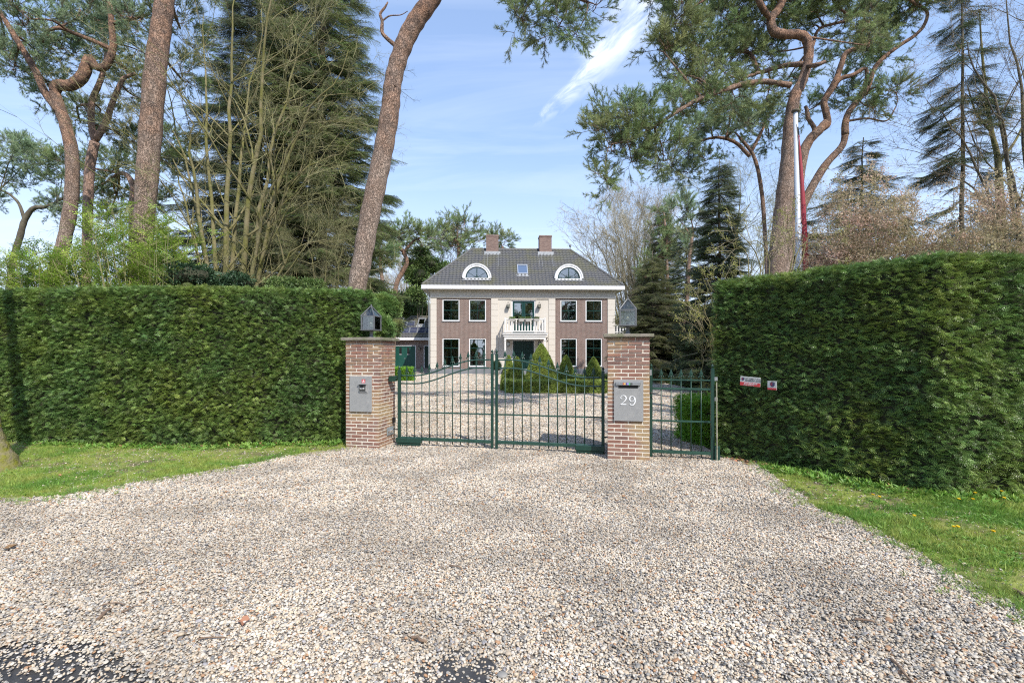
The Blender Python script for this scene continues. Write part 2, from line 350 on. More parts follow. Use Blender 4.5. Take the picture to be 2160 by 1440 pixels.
M['door_green'] = mat('gloss_door_green', (0.006, 0.03, 0.026), 0.22, (0.008, 0.036, 0.03), 3, spec=0.5)
M['garage_green'] = mat('garage_door_green', (0.008, 0.075, 0.055), 0.45, (0.01, 0.085, 0.062), 2)
M['sash_green'] = mat('sash_green', (0.008, 0.04, 0.034), 0.3)
M['door_teal'] = mat('balcony_door_green', (0.010, 0.05, 0.045), 0.3)
M['iron'] = mat('black_iron', (0.03, 0.03, 0.03), 0.5, metal=0.3)
M['lead'] = mat('weathered_lead', (0.13, 0.135, 0.14), 0.5, (0.18, 0.185, 0.19), 10, bump=0.2, bscale=40, metal=0.25)
M['plinth'] = mat('blue_grey_plinth', (0.17, 0.18, 0.20), 0.7, (0.22, 0.23, 0.24), 2, bump=0.2)
M['bluestone'] = mat('bluestone', (0.27, 0.27, 0.265), 0.6, (0.34, 0.335, 0.32), 12, bump=0.2, bscale=90, col3=(0.30, 0.30, 0.29), n3=6)
M['capstone'] = mat('weathered_capstone', (0.21, 0.18, 0.145), 0.85, (0.29, 0.26, 0.21), 11, bump=0.5, bscale=45, col3=(0.17, 0.175, 0.10), n3=5)
M['mortar'] = mat('lime_mortar', (0.74, 0.68, 0.57), 0.95, (0.62, 0.56, 0.46), 12, bump=0.4, bscale=90)
M['brick'] = mat('handmade_brick', (0.3, 0.16, 0.12), 0.9, ramp=[(0, (0.25, 0.12, 0.088)), (0.3, (0.32, 0.16, 0.112)), (0.62, (0.29, 0.17, 0.13)), (1, (0.20, 0.115, 0.092))], bump=0.9, bscale=55, col2=None, col3=(0.40, 0.28, 0.15), n3=2.1, stretch=(1, 1, 2.2))
M['roof'] = mat('anthracite_pantile', (0.095, 0.095, 0.10), 0.5, (0.135, 0.13, 0.12), 6, bump=0.2, col3=(0.13, 0.125, 0.085), n3=0.8, spec=0.5)
M['flashing'] = mat('lead_flashing', (0.42, 0.43, 0.44), 0.5, (0.32, 0.33, 0.34), 5)
M['chimbrick'] = None
M['panel'] = mat('solar_cell', (0.03, 0.035, 0.075), 0.25, spec=0.6)
M['alu'] = mat('aluminium_frame', (0.55, 0.57, 0.60), 0.35, metal=0.6)
M['pave'] = mat('brown_paving', (0.26, 0.20, 0.165), 0.9, (0.33, 0.27, 0.23), 3, bump=0.5, bscale=15)
M['dark'] = mat('unlit_room_black', (0.018, 0.017, 0.015), 0.9, (0.035, 0.03, 0.025), 2)  # darkness of the unlit rooms put into the colour
M['curtain'] = mat('cream_curtain', (0.62, 0.58, 0.44), 0.9)
M['glass'] = glass_mat('window_glass', (0.75, 0.78, 0.76), facing=0.30, refl=0.9)
M['glass_lamp'] = glass_mat('lantern_glass', (0.88, 0.90, 0.88), rough=0.10, facing=0.10, refl=.8)
M['glass_sky'] = glass_mat('skylight_glass', (0.6, 0.65, 0.7), facing=0.6)
M['bulb'] = mat('pale_bulb', (0.75, 0.68, 0.45), 0.5)
M['steel'] = mat('stainless', (0.5, 0.5, 0.49), 0.35, metal=0.8)
M['steel_dark'] = mat('dark_panel', (0.05, 0.05, 0.045), 0.4)
M['slot'] = mat('slot_black', (0.006, 0.006, 0.006), 0.8)
M['numwhite'] = mat('white_lettering', (0.85, 0.85, 0.84), 0.5)
M['red'] = mat('red_print', (0.55, 0.04, 0.045), 0.5)
M['signwhite'] = mat('sign_white', (0.62, 0.62, 0.60), 0.5, (0.50, 0.51, 0.47), 20)
M['navy'] = mat('navy_print', (0.05, 0.05, 0.12), 0.5)
M['maroon'] = mat('maroon_print', (0.22, 0.03, 0.06), 0.5)
M['yellow'] = mat('dandelion_yellow', (0.80, 0.55, 0.01), 0.6)
M['stick'] = mat('dry_stick', (0.17, 0.11, 0.075), 0.9, (0.26, 0.18, 0.12), 20, bump=0.6, bscale=80)
M['pole'] = mat('flagpole_white', (0.62, 0.65, 0.70), 0.35)
M['pennant'] = mat('pennant_red', (0.34, 0.035, 0.05), 0.6, (0.42, 0.05, 0.07), 3, trans=0.15)
M['sand'] = mat('sandstone', (0.46, 0.38, 0.20), 0.9, (0.36, 0.32, 0.17), 8, bump=0.4)
M['beech'] = mat('clipped_brown_hedge', (0.27, 0.20, 0.085), 0.8, (0.20, 0.17, 0.06), 3, var=0.3, trans=0.1)
M['pot'] = mat('grey_planter', (0.42, 0.40, 0.37), 0.8, (0.5, 0.48, 0.44), 8)
M['darkplastic'] = mat('black_plastic', (0.01, 0.01, 0.012), 0.4)
M['galv'] = mat('grey_plate', (0.30, 0.34, 0.35), 0.4, (0.36, 0.4, 0.4), 12, metal=0.3)
M['stake'] = mat('pale_stake', (0.45, 0.42, 0.33), 0.8, (0.3, 0.29, 0.2), 20)
M['wire'] = mat('dull_red', (0.3, 0.1, 0.07), 0.6)

def brick_wall_mat(name, c1, c2, mortar, bw=0.22, bh=0.0625, ms=0.010, axis='x'):
    m = bpy.data.materials.new(name); m.use_nodes = True; nt = m.node_tree; N = nt.nodes.new; L = nt.links.new
    bs = nt.nodes['Principled BSDF']; bs.inputs['Roughness'].default_value = 0.85
    tc = N('ShaderNodeTexCoord'); sp = N('ShaderNodeSeparateXYZ'); L(tc.outputs['Object'], sp.inputs[0]); cb = N('ShaderNodeCombineXYZ')
    ad = N('ShaderNodeMath'); ad.operation = 'ADD'; L(sp.outputs[0], ad.inputs[0]); L(sp.outputs[1], ad.inputs[1]); L(ad.outputs[0], cb.inputs[0]); L(sp.outputs[2], cb.inputs[1])
    b = N('ShaderNodeTexBrick'); b.inputs['Scale'].default_value = 1.0; b.inputs['Brick Width'].default_value = bw; b.inputs['Row Height'].default_value = bh
    b.inputs['Mortar Size'].default_value = ms; b.inputs['Color1'].default_value = (*c1, 1); b.inputs['Color2'].default_value = (*c2, 1); b.inputs['Mortar'].default_value = (*mortar, 1); b.inputs['Mortar Smooth'].default_value = 0.2
    L(cb.outputs[0], b.inputs['Vector'])
    n = N('ShaderNodeTexNoise'); n.inputs['Scale'].default_value = 1.2; n.inputs['Detail'].default_value = 4; L(tc.outputs['Object'], n.inputs['Vector'])
    mr = N('ShaderNodeMapRange'); L(n.outputs[0], mr.inputs[0]); mr.inputs[3].default_value = 0.8; mr.inputs[4].default_value = 1.2
    mx = N('ShaderNodeMix'); mx.data_type = 'RGBA'; mx.blend_type = 'MULTIPLY'; mx.inputs[0].default_value = 1; L(b.outputs[0], mx.inputs[6]); L(mr.outputs[0], mx.inputs[7]); L(mx.outputs[2], bs.inputs['Base Color'])
    bp = N('ShaderNodeBump'); bp.invert = True; bp.inputs['Strength'].default_value = 0.8; bp.inputs['Distance'].default_value = 0.006; L(b.outputs['Fac'], bp.inputs['Height']); L(bp.outputs[0], bs.inputs['Normal'])
    return m
M['facade'] = brick_wall_mat('facade_brick', (0.12, 0.066, 0.055), (0.18, 0.10, 0.082), (0.55, 0.49, 0.42), bw=0.21, bh=0.083, ms=0.0095)
M['chimbrick'] = brick_wall_mat('chimney_brick', (0.16, 0.085, 0.07), (0.27, 0.165, 0.13), (0.30, 0.27, 0.23), ms=0.008)

# ------------------------------------------------------------------ the setting: ground, road, gravel, lawns
def sheet(name, pts, z, m, kind='structure', sub=0):
    q = MB(); q.add([(x, y, z) for x, y in pts], np.array([list(range(len(pts)))]))
    return tag(q.build(name, m), kind=kind)
def edge_px(lst): return [tuple(G(x, y)[:2]) for x, y in lst]
def wobble(pts, amp=0.05, step=0.18):
    out = []
    pts = [np.array(p, float) for p in pts]
    for a, b in zip(pts, pts[1:]):
        n = max(1, int(np.linalg.norm(b - a) / step))
        for i in range(n):
            p = a + (b - a) * i / n; out.append((p[0] + rs.uniform(-amp, amp), p[1] + rs.uniform(-amp, amp)))
    out.append(tuple(pts[-1])); return out
q = MB(); S = 700.0
q.add([(-S, -S, 0), (S, -S, 0), (S, S, 0), (-S, S, 0)], np.array([[0, 1, 2, 3]])); tag(q.build('ground', M['soil']), kind='structure')
sheet('road', [(-40, -4.5), (40, -4.5), (40, 3.3), (-40, 3.3)], 0.004, M['asphalt'])
L_edge = edge_px([(-160, 1058), (0, 1053), (141, 1047), (317, 1014), (422, 997), (528, 979), (633, 958), (725, 947)])
R_edge = edge_px([(1590, 968), (1605, 985), (1670, 1030), (1730, 1075), (1820, 1105), (1930, 1160), (2030, 1220), (2130, 1270), (2160, 1285), (2280, 1340)])
asph = [(-9, 3.0), (-3.02, 2.80), (-2.66, 2.81), (-2.25, 2.716), (-2.03, 2.60), (-1.70, 2.45), (-1.3, 2.2), (-0.3, 1.95), (3.2, 1.9), (4.5, 2.2)]
fore_R = [(3.42, 7.75), (3.5, 8.6), (4.1, 10.5), (5.5, 14), (8.8, 19), (8.85, 21), (8.66, 24), (8.9, 30), (8.9, 39.6)]
fore_L = [(-8.6, 39.6), (-8.6, 16), (-3.6, 10.2), (-3.0, 9.1)]
gravel_poly = wobble(asph) + wobble(R_edge[::-1]) + wobble(fore_R, 0.08, 0.5) + wobble(fore_L, 0.08, 0.5) + wobble(L_edge[::-1])
sheet('gravel_driveway', gravel_poly, 0.008, M['gravel_bed'])
lawnL = [(-13, 5.2), (-13, 10.0), (-2.95, 10.0)] + wobble(L_edge[::-1], 0.04)
sheet('lawn', lawnL, 0.012, M['moss'])
lawnR = wobble(R_edge, 0.04) + [(6.5, 2.6), (14, 2.2), (14, 8.5), (3.75, 8.5)]
sheet('lawn', lawnR, 0.012, M['moss'])
sheet('bare_soil', [tuple(G(x, y)[:2]) for x, y in ((285, 1000), (300, 990), (330, 985), (362, 984), (372, 990), (350, 1000), (318, 1006))], 0.016, M['soil'])
sheet('puddle', [(-0.50, 2.30), (-0.12, 2.28), (0.02, 2.42), (-0.08, 2.55), (-0.14, 2.66), (-0.27, 2.72), (-0.42, 2.69), (-0.52, 2.55)], 0.013, M['asphalt'])
q = MB(); q.add([(-16, 39.6, 0.02), (-6.6, 39.6, 0.02), (-6.6, 46.6, 0.32), (-16, 46.6, 0.32)], np.array([[0, 1, 2, 3]])); tag(q.build('courtyard_paving', M['pave']), kind='structure')
sheet('garden_lawn', [(9.2, 20), (30, 20), (30, 45), (9.2, 45)], 0.016, M['lawnfar'])
sheet('garden_lawn', [(-40, 10.6), (-9, 10.6), (-9, 38), (-40, 38)], 0.016, M['lawnfar'])

# ------------------------------------------------------------------ house
HX, HY = 0.95, 39.5
def lx(px, Y=39.5): return (px - 1080) / 1000 * Y - HX
def lz(py, Y=39.5): return 1.70 + (746 - py) / 1000 * Y
house = empty('house', (HX, HY, 0), R(2.2), 'large two storey villa with brown brick front, white pilasters and grey hipped tile roof', 'house')
def wall_open(mb, x0, x1, z0, z1, opens, y=0.0, depth=0.22):
    xs = sorted({x0, x1, *[a for o in opens for a in (o[0], o[1])]}); zs = sorted({z0, z1, *[a for o in opens for a in (o[2], o[3])]})
    inside = lambda x, z: any(o[0] < x < o[1] and o[2] < z < o[3] for o in opens)
    for a, b in zip(xs, xs[1:]):
        for c, d in zip(zs, zs[1:]):
            if not inside((a + b) / 2, (c + d) / 2): mb.add([(a, y, c), (b, y, c), (b, y, d), (a, y, d)], np.array([[0, 1, 2, 3]]))
    for o in opens:
        a, b, c, d = o
        mb.add([(a, y, c), (b, y, c), (b, y, d), (a, y, d), (a, y + depth, c), (b, y + depth, c), (b, y + depth, d), (a, y + depth, d)],
               np.array([[0, 3, 7, 4], [1, 5, 6, 2], [3, 2, 6, 7], [0, 4, 5, 1]]))
def window(x0, x1, z0, z1, hbars, vbars, root=None, y=0.06, sash='sash_green', fw=0.085, curtain=None, sill=True):
    root = root or house
    f = MB(); d = 0.1
    f.bbox(x0, x1, y - 0.03, y + d, z1 - fw, z1, 0.006); f.bbox(x0, x1, y - 0.03, y + d, z0, z0 + fw, 0.006)
    f.bbox(x0, x0 + fw, y - 0.029, y + d, z0 + fw, z1 - fw, 0.006); f.bbox(x1 - fw, x1, y - 0.029, y + d, z0 + fw, z1 - fw, 0.006)
    fr = f.build('window', M['windowwhite'], root)
    a, b, c, e = x0 + fw, x1 - fw, z0 + fw, z1 - fw; s = 0.045
    g = MB(); g.box(a, b, y, y + .05, e - s, e); g.box(a, b, y, y + .05, c, c + s * 1.4); g.box(a, a + s, y + .001, y + .051, c, e); g.box(b - s, b, y + .001, y + .051, c, e)
    for i, h in enumerate(hbars):
        t = 0.035 if i == 0 else 0.014; zz = c + (e - c) * h; g.box(a + s, b - s, y + .004, y + .048, zz - t, zz + t)
    for v in vbars:
        xx = a + (b - a) * v; g.box(xx - .014, xx + .014, y + .006, y + .046, c, e)
    g.build('sash', M[sash], fr)
    p = MB(); p.box(a + s / 2, b - s / 2, y + .024, y + .030, c + s / 2, e - s / 2); p.build('pane', M['glass'], fr)
    if sill: box_ob('sill', M['plinth'], fr, x0 - .06, x1 + .06, y - 0.12, y + 0.02, z0 - 0.05, z0 - 0.002)
    if curtain:
        for (u0, u1) in curtain:
            k = MB(); xs = np.linspace(a + (b - a) * u0, a + (b - a) * u1, 14); ys = y + 0.2 + 0.03 * np.sin(np.arange(14) * 1.9)
            k.add([(x, yy, c) for x, yy in zip(xs, ys)] + [(x, yy, e) for x, yy in zip(xs, ys)], np.array([[i, i + 1, 15 + i, 14 + i] for i in range(13)]))
            k.build('curtain', M['curtain'], fr)
    return fr
ZP = 0.45; ZT = 6.32
up = [(934, 970), (989.5, 1025.5), (1182.5, 1218), (1236, 1271.7)]
zu0, zu1 = lz(677.5), lz(632); zg0, zg1 = lz(773), lz(713.5)
wins = [(lx(a), lx(b)) for a, b in up]
XW = 7.70
bL = (lx(922), lx(1036)); bR = (lx(1171.5), lx(1283))
for (a, b), ws in ((bL, wins[:2]), (bR, wins[2:])):
    bw = MB(); wall_open(bw, a, b, ZP, ZT, [(w[0], w[1], zu0, zu1) for w in ws] + [(w[0], w[1], zg0, zg1) for w in ws])
    bw.build('brick_wall', M['facade'], house)
# soldier courses over the ground floor windows: each brick on end
sold = MB().bbox(-0.028, 0.028, -0.012, 0.05, 0, 0.21, 0.004).mesh('soldier_brick', M['brick'])
for w in wins:
    q = MB()
    n = int((w[1] - w[0] + 0.06) / 0.07)
    for i in range(n):
        x = w[0] - 0.03 + 0.035 + i * 0.07; q.bbox(x - .027, x + .027, -0.006, 0.05, zg1 + .02, zg1 + .23, .004)
    tag(q.build('soldier_course', M['facade'], house), kind='stuff')
for i, w in enumerate(wins):
    window(w[0], w[1], zu0, zu1, [0.5], [0.5])
    window(w[0], w[1], zg0, zg1, [0.667, 0.333], [0.5], curtain=[(0.0, 0.22)] if i == 0 else ([(0.8, 1.0)] if i == 1 else ([(0.0, .12)] if i == 2 else None)))
# side and back walls, near-black block painted as the unlit rooms behind the glass
q = MB(); q.box(-XW + .01, XW - .01, 0.9, 7.2, ZP, 7.0); q.build('unlit_room_fill', M['dark'], house)
q = MB(); q.box(-XW + .012, -XW + .3, 0.02, 7.2, ZP, 6.98); q.box(XW - .3, XW - .012, 0.02, 7.2, ZP, 6.98); q.box(-XW + .3, XW - .3, 7.0, 7.3, ZP, 6.98); q.box(-XW + .3, XW - .3, 0.25, 0.9, 3.3, 3.6); q.box(-XW + .3, XW - .3, 0.25, 0.9, 6.4, 6.98)
q.build('side_wall', M['facade'], house)
q = MB(); q.bbox(-XW - .05, XW + .05, -0.06, 7.35, 0.0, ZP, .01); q.build('plinth', M['plinth'], house)
# centre bay in cream render with the balcony door and the front door
cL, cR = bL[1], bR[0]
bd = (lx(1079), lx(1129.5)); fd = (lx(1080), lx(1128.5))
cb = MB(); wall_open(cb, cL, cR, ZP, ZT, [(bd[0], bd[1], 3.42, lz(633)), (fd[0], fd[1], ZP, lz(716))], y=-0.03, depth=0.25)
cb.build('centre_bay', M['cream'], house)
blk = {}
def pilaster(x0, x1, n=12, y=-0.06):
    h = (ZT - ZP) / n; w = x1 - x0
    box_ob('pilaster', M['cream'], house, x0 + .008, x1 - .008, y + 0.016, 0.0, ZP, ZT)
    key = round(w, 2)
    if key not in blk: blk[key] = MB().bbox(0, w, y, y + 0.05, 0.008, h - 0.008, 0.006).mesh('cladding_block', M['cream'])
    for i in range(n):
        link(bpy.data.objects.new('cladding_block', blk[key]), house, (x0, 0, ZP + i * h))
pilaster(-XW, bL[0]); pilaster(bR[1], XW); pilaster(cL, lx(1050.5), y=-.075); pilaster(lx(1157.5), cR, y=-.075)
q = MB(); q.bbox(-XW - .03, XW + .03, -0.11, 7.3, ZT, 6.47, .01); q.bbox(-XW, XW, -0.08, 7.28, 6.47, 6.86, .004)
q.bbox(-XW - .08, XW + .08, -0.16, 7.36, 6.86, 6.93, .01); q.bbox(-XW - .16, XW + .16, -0.26, 7.44, 6.93, 6.99, .01)
q.build('frieze', M['cream'], house)
q = MB(); q.bbox(-8.31, 8.31, -0.60, 7.9, 6.99, 7.06, .01); q.build('soffit', M['cream'], house)
q = MB(); q.bbox(-8.36, 8.36, -0.66, -0.60, 6.98, 7.30, .012); q.bbox(-8.36, -8.31, -0.60, 7.9, 6.98, 7.30, .01); q.bbox(8.31, 8.36, -0.60, 7.9, 6.98, 7.30, .01)
q.build('fascia', M['windowwhite'], house)
# roof
EZ, EYL, TAN, RX = 7.30, -0.56, 0.98, 4.45
def roof_z(y): return EZ + (y - EYL) * TAN
def tiled_slope(root, x_e0, x_e1, x_r0, x_r1, y0, z0, run, tan, tw=0.30, course=0.27, name='roof_tiles', m=None):
    ang = math.atan(tan); sl = run / math.cos(ang); nr = int(sl / course)
    step = tw / 6; n = int((x_e1 - x_e0) / step); xs = x_e0 + np.arange(n + 1) * step
    ph = (xs - x_e0) / tw % 1.0; prof = 0.035 * np.clip(np.sin(ph * math.pi * 2), -0.35, 1)
    V = []; 
    for r in range(nr + 1):
        for e in (0, 1):
            v = min(sl, r * course + (0.0 if e == 0 else course * 0.985)); off = 0.035 if e == 0 else 0.0
            if r == nr: v = sl
            f = v / sl; a = x_e0 + (x_r0 - x_e0) * f; b = x_e1 + (x_r1 - x_e1) * f
            x = np.clip(xs, a, b); hgt = prof + off
            V.append(np.stack([x, y0 + v * math.cos(ang) - hgt * math.sin(ang), z0 + v * math.sin(ang) + hgt * math.cos(ang)], 1))
    V = np.array(V); R_, C_ = V.shape[:2]
    i = np.arange(R_ - 1)[:, None] * C_; j = np.arange(C_ - 1)[None]
    F = np.stack([i + j, i + j + 1, i + C_ + j + 1, i + C_ + j], -1).reshape(-1, 4); P = V.reshape(-1, 3)
    wdt = np.abs(P[F[:, 1], 0] - P[F[:, 0], 0]) + np.abs(P[F[:, 2], 0] - P[F[:, 3], 0])
    q = MB(); q.add(P, F[wdt > 1e-4]); o = q.build(name, m or M['roof'], root); return o
q = MB(); b0 = 3.9 - 0.56; e = 8.31; yb = 7.9; yr = EYL + (e - RX)
zr = roof_z(yr)
q.add([(-e, EYL, EZ), (e, EYL, EZ), (e, yb, EZ), (-e, yb, EZ), (-RX, yr, zr), (RX, yr, zr)], [np.array([[0, 1, 5, 4], [2, 3, 4, 5]]), np.array([[1, 2, 5], [3, 0, 4]])])
q.build('roof', M['roof'], house)
ts = tiled_slope(house, -e, e, -RX, RX, EYL - .03, EZ + .012, e - RX, TAN); tag(ts, kind='stuff')
def ridge(root, a, b, r=0.10, seg=0.36, name='ridge_tile'):
    a = np.array(a, float); b = np.array(b, float); n = int(np.linalg.norm(b - a) / seg); q = MB()
    for i in range(n):
        p0 = a + (b - a) * i / n; p1 = a + (b - a) * (i + 1.08) / n; q.tube([p0, p1], [r * 1.12, r], 8)
    return tag(q.build(name, M['roof'], root), kind='stuff')
ridge(house, (-RX, yr, zr + .03), (RX, yr, zr + .03)); ridge(house, (-e, EYL, EZ + .05), (-RX, yr, zr + .03)); ridge(house, (e, EYL, EZ + .05), (RX, yr, zr + .03))
q = MB(); q.lathe([(.02, 0), (.05, .1), (.03, .2), (.04, .26), (.11, .34), (.11, .42), (.03, .5), (.0, .56)], 10, (RX, yr, zr)); q.build('finial', M['lead'], house, True)
def chimney(x):
    q = MB(); q.bbox(x - .55, x + .55, yr - .5, yr + .5, zr - .9, zr + 1.18, .01); q.bbox(x - .58, x + .58, yr - .53, yr + .53, zr + 1.06, zr + 1.20, .01)
    c = q.build('chimney', M['chimbrick'], house)
    k = MB(); z1 = roof_z(yr - .52); k.bbox(x - .72, x + .72, yr - .64, yr + .3, z1 - .12, z1 + .22, .02); k.build('flashing', M['flashing'], c)
    for s in (-1, 1): 
        for i in range(3):
            k = MB(); xx = x + s * (.4 + .12 * i); k.tube([(xx, EYL + 1.9, roof_z(EYL + 1.9) + .062), (xx, yr - .6, roof_z(yr - .6) + .062)], .012, 4); k.build('stain_strip', M['flashing'], c)
chimney(-2.60); chimney(2.16)
def half_ring(mb, cx, cz, ri, ro, y0, y1, n=28):
    a = np.linspace(0, math.pi, n + 1); v = []
    for y in (y0, y1):
        for r in (ri, ro):
            v += [(cx + r * math.cos(t), y, cz + r * math.sin(t)) for t in a]
    N1 = n + 1; F = []
    for i in range(n):
        F += [[i, i + 1, N1 + i + 1, N1 + i], [2 * N1 + i, 3 * N1 + i, 3 * N1 + i + 1, 2 * N1 + i + 1], [N1 + i, N1 + i + 1, 3 * N1 + i + 1, 3 * N1 + i], [i, 2 * N1 + i, 2 * N1 + i + 1, i + 1]]
    return mb.add(v, np.array(F))
def dormer(cx):
    yf = 0.0; zb = roof_z(yf) + .02; q = MB(); half_ring(q, cx, zb + .12, .94, 1.14, yf - .02, yf + 1.6); q.bbox(cx - 1.14, cx + 1.14, yf - .02, yf + .2, zb - .08, zb + .12, .01)
    half_ring(q, cx, zb + .12, 1.10, 1.2, yf - .06, yf + .05)
    d = q.build('dormer', M['windowwhite'], house)
    q = MB(); half_ring(q, cx, zb + .12, 1.20, 1.23, yf - .06, yf + 1.6); q.bbox(cx - 1.2, cx + 1.2, yf - .25, yf - .02, zb - .12, zb - .04, .01); q.build('flashing', M['flashing'], d)
    q = MB(); half_ring(q, cx, zb + .12, .86, .94, yf + .02, yf + .09); q.box(cx - .9, cx + .9, yf + .02, yf + .09, zb + .12, zb + .17)
    q.box(cx - .035, cx + .035, yf + .015, yf + .085, zb + .14, zb + 1.02)
    for s in (-1, 1): q.tube([(cx + s * .72, yf + .05, zb + .60), (cx + s * .03, yf + .05, zb + .16)], .016, 4)
    q.build('sash', M['sash_green'], d)
    a = np.linspace(0, math.pi, 25); q = MB(); q.add([(cx, yf + .06, zb + .14)] + [(cx + .9 * math.cos(t), yf + .06, zb + .14 + .9 * math.sin(t)) for t in a], np.array([[0, i, i + 1] for i in range(1, 25)])); q.build('pane', M['glass'], d)
    q = MB()
    for i in range(11):
        z = zb + .2 + i * .075; w = math.sqrt(max(0, .85 ** 2 - (z - zb - .12) ** 2)); q.box(cx - w, cx + w, yf + .12, yf + .16, z, z + .018)
    q.build('louvre_blind', M['windowwhite'], d)
    q = MB(); q.box(cx - .93, cx + .93, yf + .5, yf + .52, zb, zb + 1.05); q.build('unlit_room_fill', M['dark'], d)  # near-black sheet painted as the unlit attic behind the pane
dormer(lx(1006)); dormer(lx(1200.5))
def skylight(root, cx, y0, y1, w, rz, tan):
    ang = math.atan(tan); d = MB(); n = np.array([0, -math.sin(ang), math.cos(ang)])
    def slab(mb, xa, xb, ya, yb_, h0, h1):
        v = []
        for h in (h0, h1):
            for y in (ya, yb_):
                for x in (xa, xb): v.append(np.array([x, y, rz(y)]) + n * h)
        mb.add(v, np.array([[0, 2, 3, 1], [4, 5, 7, 6], [0, 1, 5, 4], [2, 6, 7, 3], [0, 4, 6, 2], [1, 3, 7, 5]]))
    t = .075
    slab(d, cx - w / 2, cx + w / 2, y0, y0 + t, 0, .14); slab(d, cx - w / 2, cx + w / 2, y1 - t, y1, 0, .14); slab(d, cx - w / 2, cx - w / 2 + t, y0 + t, y1 - t, 0, .139); slab(d, cx + w / 2 - t, cx + w / 2, y0 + t, y1 - t, 0, .139)
    o = d.build('skylight', M['alu'], root)
    g = MB(); slab(g, cx - w / 2 + t, cx + w / 2 - t, y0 + t, y1 - t, .09, .10); g.build('pane', M['glass_sky'], o)
    g = MB(); slab(g, cx - w / 2 + t, cx + w / 2 - t, y0 + t + (y1 - y0) * .3, y1 - t, .075, .08); g.build('blind', M['white'], o)
    g = MB(); slab(g, cx - w / 2 - .08, cx + w / 2 + .08, y0 - .2, y0, .045, .065); g.build('flashing', M['flashing'], o)
skylight(house, lx(1103, 40.5), .54, 1.5, .89, roof_z, TAN)
# balcony door
def leaf_door(root, x0, x1, z0, z1, y, glazed, m, lead=2):
    fw = .09; f = MB(); f.bbox(x0, x1, y - .05, y + .12, z1 - fw, z1, .006); f.bbox(x0, x0 + fw, y - .05, y + .12, z0, z1 - fw, .006); f.bbox(x1 - fw, x1, y - .05, y + .12, z0, z1 - fw, .006)
    fr = f.build('door_frame', M['windowwhite'], root); a, b, c, d = x0 + fw, x1 - fw, z0, z1 - fw; mid = (a + b) / 2
    for (u, v) in ((a, mid - .004), (mid + .004, b)):
        q = MB(); s = .15 if glazed else .1
        if glazed:
            q.bbox(u, v, y, y + .06, d - s, d, .005); q.bbox(u, v, y, y + .06, c, c + .7, .005); q.bbox(u, u + s, y + .001, y + .061, c + .7, d - s, .005); q.bbox(v - s, v, y + .001, y + .061, c + .7, d - s, .005)
            q.box(u + s, v - s, y + .01, y + .05, c + (d - c) * .58, c + (d - c) * .60)
            L = q.build('door_leaf', m, root)
            p = MB(); p.box(u + s, v - s, y + .03, y + .036, c + .7, d - s); p.build('pane', M['glass'], L)
        else:
            q.bbox(u, v, y, y + .06, c, d, .005); h = d - c
            for (p0, p1) in ((.06, .30), (.36, .52), (.56, .70), (.74, .83), (.87, .95)):
                q.bbox(u + .16, v - .16, y - .03, y, c + h * p0, c + h * p1, .024)
            L = q.build('door_leaf', m, root)
        if not glazed and u > a + .1:
            k = MB(); k.lathe([(0, 0), (.045, .01), (.045, .03), (0, .04)], 10); k.build('door_knob', M['steel'], L, loc=(u + .09, y - .0, c + 1.15), rot=(R(90), 0, 0))
    return fr
leaf_door(house, bd[0], bd[1], 3.42, lz(633), 0.05, True, M['door_teal'])
leaf_door(house, fd[0], fd[1], ZP, lz(716), 0.08, False, M['door_green'])
box_ob('architrave', M['cream'], house, bd[0] - .12, bd[1] + .12, -.10, 0.0, lz(633) + .02, lz(633) + .10)
q = MB(); q.bbox(-4.0 + 1.6, 2.55, -0.078, 0.0, 6.20, 6.26, .005); q.build('panel_moulding', M['cream'], house)
# porch with its balcony
PD = -1.35; px0, px1 = -1.62, 1.72
q = MB(); q.bbox(px0 - .15, px1 + .15, PD - .12, -.03, 3.24, 3.36, .02); q.bbox(px0 - .08, px1 + .08, PD - .05, -.03, 3.08, 3.24, .01); q.bbox(px0, px1, PD, -.03, 2.88, 3.08, .008)
q.build('porch_roof', M['white'], house)
box_ob('flashing', M['flashing'], house, px0 - .16, px1 + .16, PD - .13, -.03, 3.36, 3.385)
for x in (px0, px1 - .14):
    q = MB(); q.bbox(x, x + .14, PD, PD + .14, ZP, 2.88, .012); q.bbox(x - .02, x + .16, PD - .02, PD + .16, 2.74, 2.79, .005); q.build('column', M['white'], house)
q = MB(); q.bbox(px0 - .1, px1 + .1, PD - .1, -.061, 0, ZP - .002, .01); q.bbox(px0 + .2, px1 - .2, PD - .42, PD - .101, 0, .30, .01); q.bbox(px0 + .2, px1 - .2, PD - .74, PD - .421, 0, .15, .01); q.build('steps', M['plinth'], house)
zr0, zr1 = 3.40, 4.52
rail = MB(); 
for z in (zr0 + .06, zr1 - .09): rail.bbox(px0 + .06, px1 - .06, PD + .02, PD + .1, z, z + .09, .008)
for x in (px0 + .02, px1 - .1):
    for z in (zr0 + .06, zr1 - .09): rail.bbox(x, x + .08, PD + .1, -.06, z, z + .09, .008)
for x in (px0, px1 - .12): rail.bbox(x, x + .12, PD, PD + .12, zr0, zr1 + .1, .01)
rail.build('balcony_rail', M['white'], house)
bm_ = MB().bbox(-.05, .05, 0, .04, zr0 + .15, zr1 - .09, .006).mesh('baluster', M['white'])
for i in range(13): link(bpy.data.objects.new('baluster', bm_), house, (px0 + .26 + i * (px1 - px0 - .52) / 12, PD + .035, 0))
for x in (px0 + .06, px1 - .06):
    for k in range(4): link(bpy.data.objects.new('baluster', bm_), house, (x, PD + .3 + k * .24, 0), (0, 0, R(90)))
